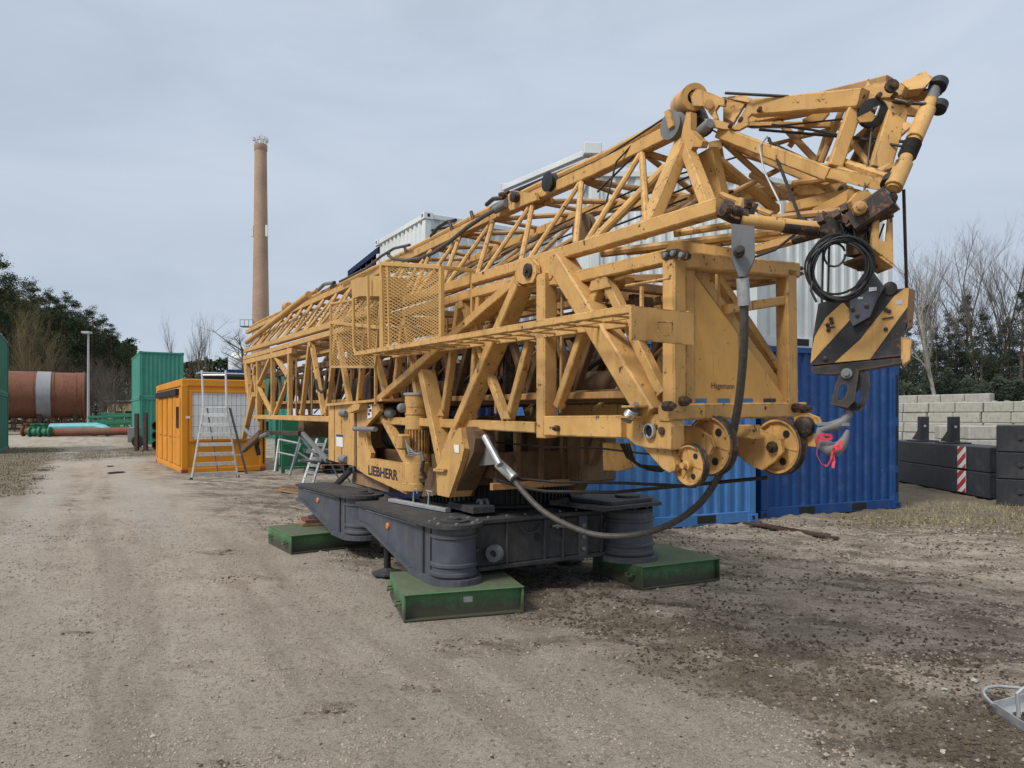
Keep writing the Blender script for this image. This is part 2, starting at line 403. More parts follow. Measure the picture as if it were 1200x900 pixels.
def make_ground():
    xs = graded(-4.2, 5.6, .034, -900, 900, 1.045); ys = graded(2.3, 10.4, .034, -120, 1800, 1.04)
    vs = []; cols = []
    for y in ys:
        for x in xs:
            mk = masks(x, y) if y > -3 else (0, 0, 0, 0, 0)
            vs.append((x, y, ground_h(x, y, mk))); cols += [mk[0], mk[1], mk[2], berm(x, y)]
    nx = len(xs); fs = [(j*nx+i, j*nx+i+1, (j+1)*nx+i+1, (j+1)*nx+i) for j in range(len(ys)-1) for i in range(nx-1)]
    me = bpy.data.meshes.new('ground'); me.from_pydata(vs, [], fs)
    at = me.color_attributes.new('soil', 'FLOAT_COLOR', 'POINT'); at.data.foreach_set('color', cols)
    me.shade_smooth()
    m, nt, N, Lk, B = nmat('packed_earth')
    co = N.new('ShaderNodeTexCoord').outputs['Object']
    av = N.new('ShaderNodeAttribute'); av.attribute_name = 'soil'
    sp = N.new('ShaderNodeSeparateColor'); Lk.new(av.outputs['Color'], sp.inputs[0])
    def turned(ang, sx, sy, scale, det, rough, dist=0):
        rt = N.new('ShaderNodeMapping'); rt.inputs['Rotation'].default_value = (0, 0, ang); Lk.new(co, rt.inputs[0])
        mp = N.new('ShaderNodeMapping'); mp.inputs['Scale'].default_value = (sx, sy, 1)
        Lk.new(rt.outputs[0], mp.inputs[0]); return noi(nt, mp.outputs[0], scale, det, rough, None, dist)
    big = noi(nt, co, .55, 5, .6); mid = noi(nt, co, 2.6, 6, .65); fine = noi(nt, co, 24, 7, .75); grit = noi(nt, co, 75, 5, .9); dust = noi(nt, co, 210, 3, .9)
    trk = turned(math.radians(59.2), .09, 1.0, 2.2, 7, .62, .35)
    chn = turned(math.radians(20), .30, 1.0, 3.2, 7, .68, .8)
    pale = mix(nt, ramp(nt, big, [(.3, g(0)), (.72, g(1))]), (.335, .287, .235), (.465, .41, .346))
    pale = mix(nt, ramp(nt, trk, [(.48, g(0)), (.60, g(.55))]), pale, (.225, .187, .148))
    pale = mix(nt, ramp(nt, mid, [(.48, g(.0)), (.72, g(.5))]), pale, (.235, .19, .145))
    mud = mix(nt, ramp(nt, chn, [(.40, g(0)), (.56, g(1))]), (.085, .066, .05), (.40, .34, .278))
    mud = mix(nt, ramp(nt, mid, [(.46, g(0)), (.66, g(.6))]), mud, (.16, .125, .093))
    mud = mix(nt, ramp(nt, big, [(.5, g(0)), (.75, g(.45))]), mud, (.42, .35, .28))
    c = mix(nt, sp.outputs[0], pale, mud)
    c = mix(nt, math_(nt, 'MULTIPLY', av.outputs['Alpha'], ramp(nt, mid, [(.36, g(.25)), (.56, g(.9))])), c, (.105, .08, .058))
    gs = ramp(nt, mid, [(.3, (.06, .05, .028)), (.5, (.12, .10, .055)), (.7, (.21, .17, .10))])
    c = mix(nt, math_(nt, 'MULTIPLY', sp.outputs[1], .85), c, gs)
    ln = mix(nt, ramp(nt, mid, [(.4, g(0)), (.7, g(1))]), (.33, .31, .275), (.45, .43, .385))
    c = mix(nt, math_(nt, 'MULTIPLY', sp.outputs[2], .8), c, ln)
    c = mix(nt, ramp(nt, fine, [(.34, g(.7)), (.48, g(0))]), c, (.075, .056, .04))
    c = mix(nt, ramp(nt, fine, [(.56, g(0)), (.72, g(.4))]), c, (.46, .40, .32))
    c = mix(nt, ramp(nt, grit, [(.36, g(.8)), (.48, g(0))]), c, (.055, .042, .03))
    c = mix(nt, ramp(nt, grit, [(.55, g(0)), (.68, g(.7))]), c, (.56, .50, .42))
    c = mix(nt, ramp(nt, dust, [(.34, g(.6)), (.5, g(0))]), c, (.06, .046, .034))
    c = mix(nt, ramp(nt, dust, [(.54, g(0)), (.68, g(.5))]), c, (.55, .49, .41))
    Lk.new(c, B.inputs['Base Color']); B.inputs['Roughness'].default_value = .92; B.inputs['Specular IOR Level'].default_value = .25
    h = math_(nt, 'ADD', math_(nt, 'MULTIPLY', fine, .7), math_(nt, 'MULTIPLY', grit, .35))
    bump(nt, B, h, 1.0, .03)
    me.materials.append(m)
    o = bpy.data.objects.new('ground', me); COL.objects.link(o); tag(o, kind='structure')
    return o

# ------------------------------------------------------------------ loose gravel, clods, stones
def rock(mb, c, r, seed, flat=.65):
    rnd = random.Random(seed)
    u = [(-1, 0, 0), (1, 0, 0), (0, -1, 0), (0, 1, 0), (0, 0, -1), (0, 0, 1)]
    base = [V(p)*r*rnd.uniform(.75, 1.25) for p in u]
    q = [(V((sx, sy, sz))*.62)*r*rnd.uniform(.7, 1.2) for sx in (-1, 1) for sy in (-1, 1) for sz in (-1, 1)]
    ang = rnd.uniform(0, 6.3); ca, sa = math.cos(ang), math.sin(ang)
    P = [V((p.x*ca-p.y*sa, p.x*sa+p.y*ca, p.z*flat)) + c for p in base+q]
    ix = lambda x, y, z: 6 + x*4 + y*2 + z
    fs = []
    for (ctr, ring) in ((0, [(0, 0, 0), (0, 0, 1), (0, 1, 1), (0, 1, 0)]), (1, [(1, 0, 0), (1, 1, 0), (1, 1, 1), (1, 0, 1)]),
                        (2, [(0, 0, 0), (1, 0, 0), (1, 0, 1), (0, 0, 1)]), (3, [(0, 1, 0), (0, 1, 1), (1, 1, 1), (1, 1, 0)]),
                        (4, [(0, 0, 0), (0, 1, 0), (1, 1, 0), (1, 0, 0)]), (5, [(0, 0, 1), (1, 0, 1), (1, 1, 1), (0, 1, 1)])):
        for i in range(4): fs.append((ctr, ix(*ring[i]), ix(*ring[(i+1) % 4])))
    mb.add(P, fs)
def scatter_gravel():
    rnd = random.Random(3); mb = MB(); k = 0
    while k < 9000:
        y = 2.6 + 11*rnd.random()**1.7; x = rnd.uniform(-.74, .76)*y
        mk = masks(x, y); mud = mk[0]
        bm = math.exp(-((.775*x+.632*y-4.2)/.4)**2)*(x > -.4)
        if rnd.random() > .12 + .5*bm + .45*mud*(fbm(x, y, 1.1, 12, 3) > .05) and not (fbm(x, y, .8, 20, 3) > .35 and rnd.random() < .6): continue
        if any(math.hypot(x-a, y-b) < c*.8 for a, b, c in PADS): continue
        clod = rnd.random() < (.72 if mud > .4 else .3)
        r = (.0028 + .008*rnd.random()**4) * (1.25 if clod else 1) * (1.6 if rnd.random() < .03 else 1) * (1.25 if mud > .4 else .9)
        mb.mi = 1 if clod else 0
        rock(mb, V((x, y, ground_h(x, y, mk)+r*.05)), r, k); k += 1
    tag(mb.build('gravel', ['gravel', 'clod'], None), 'loose grit and dark clods strewn over the yard', 'gravel', None, 'stuff')
    mb = MB(); k = 0; rnd = random.Random(8)
    while k < 52000:
        y = 2.5 + 8.5*rnd.random()**1.6; x = rnd.uniform(-.75, .77)*y
        f = fbm(x, y, 1.9, 31, 4)
        bm = berm(x, y)
        if f < .08-.5*bm and rnd.random() > .28: continue
        if any(math.hypot(x-a, y-b) < c*.8 for a, b, c in PADS): continue
        mk = masks(x, y); r = (.0022+.0055*rnd.random()**3)*(1.5 if mk[0] > .5 else 1)*(1+.12*y)
        z = ground_h(x, y, mk)+r*.15; a = rnd.uniform(0, 6.3); ca, sa = math.cos(a)*r, math.sin(a)*r
        q1, q2 = rnd.uniform(.6, 1.5), rnd.uniform(.6, 1.3)
        mb.mi = 1 if (bm > .3 and rnd.random() < .95) or (mk[0] > .5 and rnd.random() < .35) else 0
        mb.add([V((x+ca*q1, y+sa*q1, z)), V((x-sa*q2, y+ca*q2, z)), V((x-ca, y-sa, z)), V((x+sa, y-ca, z)), V((x+ca*.2, y, z+r*rnd.uniform(.5, 1))), V((x, y, z-r))],
               [(0, 1, 4), (1, 2, 4), (2, 3, 4), (3, 0, 4), (1, 0, 5), (2, 1, 5), (3, 2, 5), (0, 3, 5)]); k += 1
    tag(mb.build('earth_crumbs', ['crumb', 'clod'], None), 'crumbs of loose earth lying on the yard in patches', 'earth crumbs', None, 'stuff')
def blades(name, spots, n, hgt, mat, label, seed, lean=.6, w=.006):
    rnd = random.Random(seed); mb = MB()
    for i in range(n):
        x, y = spots(rnd)
        if x is None: continue
        z = ground_h(x, y, masks(x, y)); h = hgt*rnd.uniform(.4, 1.3)
        a = rnd.uniform(0, 6.3); l = lean*rnd.uniform(.3, 1.6)*h
        d = V((math.cos(a), math.sin(a), 0)); s = V((-d.y, d.x, 0))*w*(1+y*.03)
        p0 = V((x, y, z-.01)); p1 = p0 + UZ*h*.6 + d*l*.4; p2 = p0 + UZ*h*rnd.uniform(.7, 1) + d*l
        mb.add([p0-s, p0+s, p1-s*.8, p1+s*.8, p2], [(0, 1, 3, 2), (2, 3, 4)])
    tag(mb.build(name, mat, None), label, 'grass', None, 'stuff')

# ================================================================== CONTAINERS
def container(label, p, ex, wdt, dep, hgt, mat, group=None, ribs=13, posts=.13, pockets=True, slots=False, name='shipping_container', cat='container', castmat=None, castings=True, dents=0):
    """steel box whose front-left bottom corner is p and whose front runs along ex"""
    ex = ex.normalized(); ey = UZ.cross(ex)
    t = thing(name, label, cat, p, group)
    P = lambda x, y, z: p + ex*x + ey*y + UZ*z
    rail = .16 if pockets else .12; top = .10
    def wall(o, d, nrm, L, n):
        mb = MB(); prof = []
        pitch = (L-2*posts)/n; dp = .036
        for i in range(n):
            x0 = posts+pitch*i
            prof += [(x0, 0), (x0+pitch*.28, 0), (x0+pitch*.42, dp), (x0+pitch*.82, dp), (x0+pitch*.97, 0)]
        prof.append((L-posts, 0))
        lo = [o + d*x - nrm*(.03+y) + UZ*(rail-.01) for x, y in prof]; hi = [o + d*x - nrm*(.03+y) + UZ*(hgt-top+.01) for x, y in prof]
        k = len(prof)
        mb.add(lo+hi, [(i, i+1, k+i+1, k+i) for i in range(k-1)])
        mb.build('corrugated_wall', mat, t)
    wall(P(0, 0, 0), ex, -ey, wdt, ribs); wall(P(0, dep, 0), ex, ey, wdt, ribs)
    nd = max(6, int(ribs*dep/wdt)); wall(P(0, 0, 0), ey, -ex, dep, nd); wall(P(wdt, 0, 0), ey, ex, dep, nd)
    for x in (0, wdt):
        for y in (0, dep):
            cx = x+(posts/2 if x == 0 else -posts/2); cy = y+(posts/2 if y == 0 else -posts/2)
            pw = posts
            MB().box(P(cx, cy, .12), pw, pw, hgt-.24, ex).build('corner_post', mat, t)
            if castings:
                for z in (0, hgt-.118):
                    mb = MB(); mb.box(P(cx, cy, z-.001), .18, .17, .121, ex, .04)
                    mb.mi = 1
                    s = -1 if y == 0 else 1; sx = -1 if x == 0 else 1
                    mb.box(P(cx, cy+s*.0855, z+.035), .05, .004, .06, ex, .3)
                    mb.box(P(cx+sx*.0905, cy, z+.035), .004, .06, .06, ex, .3)
                    mb.build('corner_casting', [castmat or mat, 'dark'], t)
    for y in (.05, dep-.05):
        mb = MB(); mb.box(P(wdt/2, y, 0), wdt-2*posts+.02, .09, rail, ex)
        mb.build('bottom_rail', mat, t)
        mb = MB(); mb.box(P(wdt/2, y, hgt-top), wdt-2*posts+.02, .09, top-.012, ex); mb.build('top_rail', mat, t)
    for x in (.05, wdt-.05):
        mb = MB(); mb.box(P(x, dep/2, 0), .09, dep-2*posts+.02, rail, ex); mb.build('bottom_rail', mat, t)
        mb = MB(); mb.box(P(x, dep/2, hgt-top), .09, dep-2*posts+.02, top-.012, ex); mb.build('top_rail', mat, t)
    mb = MB(); mb.box(P(wdt/2, dep/2, hgt-.045), wdt-.12, dep-.12, .03, ex); mb.build('roof', mat, t)
    if pockets:
        for fx in (.31, .69):
            mb = MB(); mb.box(P(wdt*fx, .003, .03), .33, .012, .11, ex, .1); mb.build('fork_pocket', 'dark', t)
    return t, P, ex, ey
# ================================================================== YARD FURNITURE
def exvp(px): return V(((px-600)/F, 1, 0)).normalized()
def build_containers():
    H = 2.7
    e = exvp(2454); p = onZ(892, 608)
    t, P, ex, ey = container('deep blue container standing behind the crane hook, right end of the row', p, e, 3.1, 2.44, H, 'bluec', 'containers stacked behind the crane', 14)
    # lashing slots in the right corner post
    for z0, z1 in ((.28, .62), (.75, 1.42), (1.58, 2.3)):
        mb = MB(); mb.box(P(3.1-.055, -.001, z0), .05, .006, z1-z0, ex, .05); mb.build('lashing_slot', 'dark', t)
    p2 = P(0, .12, H+.002)
    t, P2, _, _ = container('big white container on top of the deep blue one, behind the hook block', p2, e, 3.1, 2.44, H, 'white', 'containers stacked behind the crane', 14)
    # left neighbour
    q = onZ(886, 611); q = q - e*3.0
    t, P3, _, _ = container('faded light blue container with a dented rail, behind the big pulleys', q, e, 3.0, 2.44, H, 'lightblue', 'containers stacked behind the crane', 14)
    e2 = V((1, .05, 0)).normalized(); q2 = W(692, 487, 10.4); q2.z = H+.002
    t, P4, x4, y4 = container('white container with sign plates, behind the jib lattice on the light blue one', q2, e2, 2.5, 2.2, 2.52, 'white', 'containers stacked behind the crane', 12)
    for (xx, zz, ww, hh, mt) in ((.35, 1.9, .10, .08, 'navy'), (1.1, 1.8, .12, .05, 'dark'), (1.7, 1.2, .18, .12, 'navy')):
        mb = MB(); mb.box(P4(xx, -.003, zz), ww, .012, hh, x4, .05); mb.build('sign_plate', mt, t)
    f = thing('lifting_frame', 'pale grey rail frame lying on the roof of the white container', 'frame', W(692, 190, 10.4))
    zr = W(692, 178, 10.4).z; p0 = W(692, 178, 10.4); pl = W(590, 221, 12.1); pl.z = zr; pr_ = W(742, 192, 10.95); pr_.z = zr
    for a in (p0+V((.04, .05, 0)), pl, pr_):
        z0 = 5.23; mb = MB(); mb.box(V((a.x, a.y, z0)), .12, .12, zr-z0+.08, e2); mb.build('post', 'white', f)
    MB().box(p0+V((.02, .0, -.06)), .26, .2, .17, e2).build('corner_block', 'white', f)
    MB().beam(p0, pl, .10, .09).build('rail', 'white', f); MB().beam(p0, pr_, .10, .09).build('rail', 'white', f)
    MB().beam(p0-UZ*.13, pl-UZ*.13, .08, .05).build('lower_rail', 'dark', f)
    # farther stacks
    e3 = exvp(1960)
    tz = 5.25; t0 = (tz-CH)*F/(HY-248); q = W(498, 248, t0); q.z = 0
    container('navy blue container under the small grey-white one, behind the mesh cage', q, e3, 3.0, 2.44, 2.62, 'navy', 'containers stacked behind the crane', 14)
    t, P5, x5, y5 = container('small grey-white container high on the far stack, left of the jib', q+UZ*2.625, e3, 3.0, 2.44, 2.62, 'white', 'containers stacked behind the crane', 14)
    mb = MB(); mb.tube([P5(.12, -.02, 2.3), P5(.5, -.02, 2.42), P5(1.4, -.02, 2.4)], .02, 6); mb.build('cable', 'dark', t)
    e4 = exvp(2300)
    q = W(447, 289, (5.1-CH)*F/(HY-289)); q.z = 0
    container('navy container on the ground, farthest back in the crane row', q-e4*.0, e4, 2.6, 2.44, 2.6, 'navy', 'containers stacked behind the crane', 12)
    # open skip with ribs on top
    t = thing('open_container', 'dark blue open-topped box with outside ribs on the farthest stack', 'container', q+UZ*2.605)
    x6 = e4; y6 = UZ.cross(e4); o6 = q+UZ*2.605
    mb = MB(); mb.box(o6+x6*1.3+y6*1.35, 2.5, 2.6, 2.3, x6, .01); mb.build('body', 'navy', t)
    mb = MB()
    for s in (0, 2.7): mb.beam(o6+x6*.0+y6*s*0+UZ*2.42, o6+y6*2.7+UZ*2.42, .16, .14)
    mb.build('rim', 'navy', t)
    for k in range(6):
        mb = MB(); mb.beam(o6+y6*(.1+.5*k)+UZ*0, o6+y6*(.1+.5*k)+UZ*2.36, .07, .09, x6); mb.build('rib', 'navy', t)
    # green stack on the left
    e7 = V((.85, .53, 0)).normalized(); q = W(163.5, 487, 39.5); q.z = 0
    t, P, _, _ = container('teal green container on the ground beside the yellow site office', q, e7, 2.25, 6, 2.6, 'teal', 'teal green containers', 9, pockets=False)
    t, P, _, _ = container('teal green container, upper of the pair beside the yellow site office', q+UZ*2.605, e7, 2.25, 6, 2.6, 'teal', 'teal green containers', 9, pockets=False)
    e8 = e7; q = W(-2.5, 487, 29.6); q.z = 0; q2 = q - e8*2.44
    container('dark green container on the ground at the left edge of the yard', q2, e8, 2.44, 6, 2.6, 'teal_dark', 'dark green containers at the left edge', 9, pockets=False)
    container('dark green container, upper one of the stack at the left edge', q2+UZ*2.605, e8, 2.44, 6, 2.6, 'teal_dark', 'dark green containers at the left edge', 9, pockets=False)
    # far ones above the office roof
    q = W(230, 436, 48); q.z = 0
    container('pale green container far behind the yellow site office', q, exvp(3000), 6, 2.44, 4.5, 'teal', None, 14, pockets=False)
    q = W(262, 432, 58); q.z = 0
    container('bright blue container far behind the site office roof', q, exvp(3000), 2.4, 2.44, 5.4, 'bluec', None, 8, pockets=False)
    t = thing('silo', 'pale blue silo far behind the site office', 'silo', W(281, 487, 62)-UZ*CH)
    mb = MB(); c = W(281, 487, 62)-UZ*CH
    mb.lathe(c, UZ, [(.95, .6), (.95, 6.6), (.55, 7.1), (.1, 7.2)], 20); mb.build('tank', 'white', t, smooth=True)
    for k in range(4):
        mb = MB(); mb.beam(c+V((.7*math.cos(k*1.57), .7*math.sin(k*1.57), 0)), c+V((.7*math.cos(k*1.57), .7*math.sin(k*1.57), .65)), .1, .1); mb.build('leg', 'steel', t)

def build_office():
    p = onZ(213, 555); ex = V((.84, .54, 0)).normalized(); ey = UZ.cross(ex)
    w, d, h = 2.24, 5.95, 2.62
    t = thing('site_office', 'bright yellow-orange site office cabin with barred white window', 'site office', p)
    P = lambda x, y, z: p + ex*x + ey*y + UZ*z
    mb = MB(); mb.box(P(w/2, d/2, .12), w-.06, d-.06, h-.3, ex, .01); mb.build('wall', 'orange', t)
    mb = MB(); mb.box(P(w/2, d/2, h-.2), w, d, .2, ex, .08); mb.build('roof_rim', 'orange', t)
    mb = MB(); mb.box(P(w/2, d/2, h-.002), w-.1, d-.1, .03, ex, .1); mb.build('roof', 'ballast', t)
    mb = MB(); mb.box(P(w/2, d/2, 0), w, d, .14, ex, .08); mb.build('base_rail', 'orange', t)
    for x in (.075, w-.075):
        for y in (.075, d-.075):
            mb = MB(); mb.box(P(x, y, .13), .16, .16, h-.3, ex, .06); mb.build('corner_post', 'orange', t)
            mb = MB(); mb.box(P(x, y, .0), .165, .165, .1, ex, .06); mb.build('corner_casting', 'rustred', t)
    # window on the near end
    wx0, wx1, wz0, wz1 = .26, w-.16, .94, 2.24
    win = MB()
    for (x0, x1, z0, z1) in ((wx0-.06, wx1+.06, wz1, wz1+.06), (wx0-.06, wx1+.06, wz0-.06, wz0), (wx0-.06, wx0, wz0, wz1), (wx1, wx1+.06, wz0, wz1)):
        win.box(P((x0+x1)/2, .0, z0), x1-x0, .07, z1-z0, ex, .05)
    wo = win.build('window', 'orange', t)
    mb = MB(); n = 18
    for k in range(n):
        z = wz0 + (wz1-wz0)*k/n; hh = (wz1-wz0)/n
        mb.add([P(wx0, .012, z), P(wx1, .012, z), P(wx1, .009, z+hh*.985), P(wx0, .009, z+hh*.985)], [(0, 1, 2, 3)])
    mb.build('roller_shutter', 'shutter', wo)
    mb = MB()
    for k in range(15):
        x = wx0+.03 + (wx1-wx0-.06)*k/14; mb.tube([P(x, -.045, wz0-.03), P(x, -.045, wz1+.03)], .005, 5)
    for k in range(5):
        z = wz0+.05 + (wz1-wz0-.1)*k/4; mb.tube([P(wx0-.02, -.052, z), P(wx1+.02, -.052, z)], .005, 5)
    mb.build('bars', 'grey_cast', wo)
    # shutter box, doors and vents on the long side (x = 0)
    def sidebox(name, y0, y1, z0, z1, th, mat, par=None):
        mb = MB(); mb.box(P(-th/2+.03, (y0+y1)/2, z0), th, y1-y0, z1-z0, ex, .05); return mb.build(name, mat, par or t)
    sidebox('shutter_box', .75, 5.6, 2.18, 2.36, .10, 'dark')
    for (y0, y1) in ((1.15, 1.75), (2.0, 2.9), (3.2, 4.1), (4.4, 5.3)):
        sh = sidebox('panel', y0, y1, .98, 2.14, .035, 'orange')
        mb = MB()
        for (a0, a1, b0, b1) in ((y0, y0+.03, .98, 2.14), (y1-.03, y1, .98, 2.14)):
            mb.box(P(.0085, (a0+a1)/2, b0+.02), .012, .014, b1-b0-.04, ex, .05)
        mb.build('seam', 'orange_dark', sh)
        lo = sidebox('panel', y0, y1, .2, .93, .035, 'orange')
        mb = MB()
        for k in range(5):
            mb.box(P(.009, (y0+y1)/2, .27+.065*k), .012, (y1-y0)*.7, .022, ex, .1)
        mb.build('vent_slats', 'orange_dark', lo)
    dr = sidebox('door', .32, 1.05, .2, 2.1, .04, 'orange')
    mb = MB(); mb.box(P(-.02, .69, 1.25), .014, .45, .6, ex, .05); mb.build('door_window', 'glass', dr)
    mb = MB(); mb.tube([P(-.03, .42, 1.05), P(-.06, .42, 1.05), P(-.06, .55, 1.05)], .012, 6); mb.build('handle', 'steel', dr)
    for z in (.35, 1.1, 1.9):
        mb = MB(); mb.tube([P(-.0, 1.07, z), P(-.0, 1.07, z+.1)], .018, 6); mb.build('hinge', 'orange_dark', dr)
    for (y0, y1) in ((1.15, 1.75), (2.0, 2.9), (3.2, 4.1), (4.4, 5.3)):
        mb = MB(); mb.box(P(.004, (y0+y1)/2, 1.15), .012, (y1-y0)*.55, .8, ex, .03); mb.build('louvre', 'orange_dark', t)
    mb = MB(); mb.tube([P(w-.06, -.02, .2), P(w-.06, -.02, 2.4)], .02, 6); mb.build('cable', 'black', t)
    mb = MB(); mb.box(P(.16, -.003, 1.52), .12, .008, .06, ex, .05); mb.build('label_plate', 'signwhite', t)
    # roof clutter: dark mat and pipes are laid on the roof
    c = P(1.25, .55, h+.03)
    o = MB().box(c, 1.5, .7, .11, ex, .2).build('roof_mat', 'black', None, c); tag(o, 'black folded mat on the site office roof', 'mat')
    for k in range(3):
        a, b = P(.5, .4+.25*k, h+.19), P(2.2, .45+.25*k, h+.19)
        o = MB().tube([a, b], .035, 8).build('pipe', 'steel', None, a)
        tag(o, 'grey pipe lying on the black mat on the site office roof', 'pipe', 'pipes on the office roof')

def build_ladder():
    fl, fr = onZ(224, 563), onZ(279, 560)
    tt = fl.y
    t = thing('step_ladder', 'tall aluminium platform ladder standing before the yellow site office', 'ladder', (fl+fr)/2)
    bk = V((-.10, 1, 0)).normalized()
    hl = W(238.5, 478, tt+.55); hr = W(265.5, 478, tt+.55)
    for a, b in ((fl, hl), (fr, hr)):
        MB().beam(a, b, .07, .035).build('front_stile', 'alu', t)
    bl, br = fl+bk*1.35+V((.25, 0, 0)), fr+bk*1.35+V((-.15, 0, 0)); bl.z = br.z = 0
    hl2, hr2 = hl+bk*.28, hr+bk*.28
    for a, b in ((bl, hl2), (br, hr2)): MB().beam(a, b, .055, .03).build('rear_stile', 'grey_cast', t)
    for k in range(7):
        f = (k+.55)/7.3
        a, b = fl.lerp(hl, f), fr.lerp(hr, f)
        MB().beam(a, b, .028, .09).build('tread', 'alu', t)
    for f in (.3, .62):
        MB().beam(bl.lerp(hl2, f), br.lerp(hr2, f), .03, .03).build('rear_brace', 'alu', t)
    MB().plate([hl, hr, hr2, hl2], UZ*.035).build('platform', 'alu', t)
    ul, ur = W(236.5, 434, tt+.62), W(264.5, 434, tt+.62)
    for a, b in ((hl, ul), (hr, ur)): MB().tube([a, b], .028, 8).build('hand_rail', 'alu', t, smooth=True)
    MB().tube([ul-UZ*.12, ur-UZ*.12], .022, 8).build('hand_rail', 'alu', t, smooth=True)
    for a in (fl, fr): MB().box(a, .06, .06, .07).build('rubber_foot', 'black', t)

def build_chimney():
    D = 100.0; base = W(305.5, 487, D); base.z = 0
    ztop = CH + (HY-170)/F*D
    t = thing('chimney', 'tall tapering brown brick chimney with antennas on its top', 'chimney', base)
    mb = MB(); prof = [(1.62, 0), (1.30, 9), (1.18, 13), (.97, 26), (.83, ztop-.9), (.90, ztop-.8), (.90, ztop)]
    mb.lathe(base, UZ, prof, 28); mb.build('shaft', 'brick', t, smooth=True)
    mb2 = MB()
    for k in range(7):
        r = random.Random(k); a = k*.9
        q = base + V((.75*math.cos(a), .75*math.sin(a), ztop))
        mb2.tube([q, q+UZ*r.uniform(.7, 1.3)], .05, 5)
        mb2.box(q+UZ*.5+V((r.uniform(-.25, .25), 0, 0)), .34, .25, .5)
    mb2.tube([base+UZ*ztop, base+UZ*(ztop+1.6)], .06, 5)
    mb2.build('antenna_crown', 'steel', t)
    for s in (-1, 1):
        zz = CH+(HY-272)/F*D
        q = base + V((s*1.0, -.45, zz-.75))
        mb = MB(); mb.box(q, .34, .24, 1.6); mb.build('antenna_panel', 'white', t)
    zz = CH+(HY-381)/F*D
    mb = MB(); q = base+V((-1.55, -.6, zz-.35)); mb.box(q, 1.9, 1.2, .12); 
    for xx in (-.9, -.3, .3, .9): mb.tube([q+V((xx, -.6, .1)), q+V((xx, -.6, .95))], .04, 4)
    mb.tube([q+V((-.95, -.6, .95)), q+V((.95, -.6, .95))], .04, 4)
    mb.build('service_platform', 'grey_cast', t)

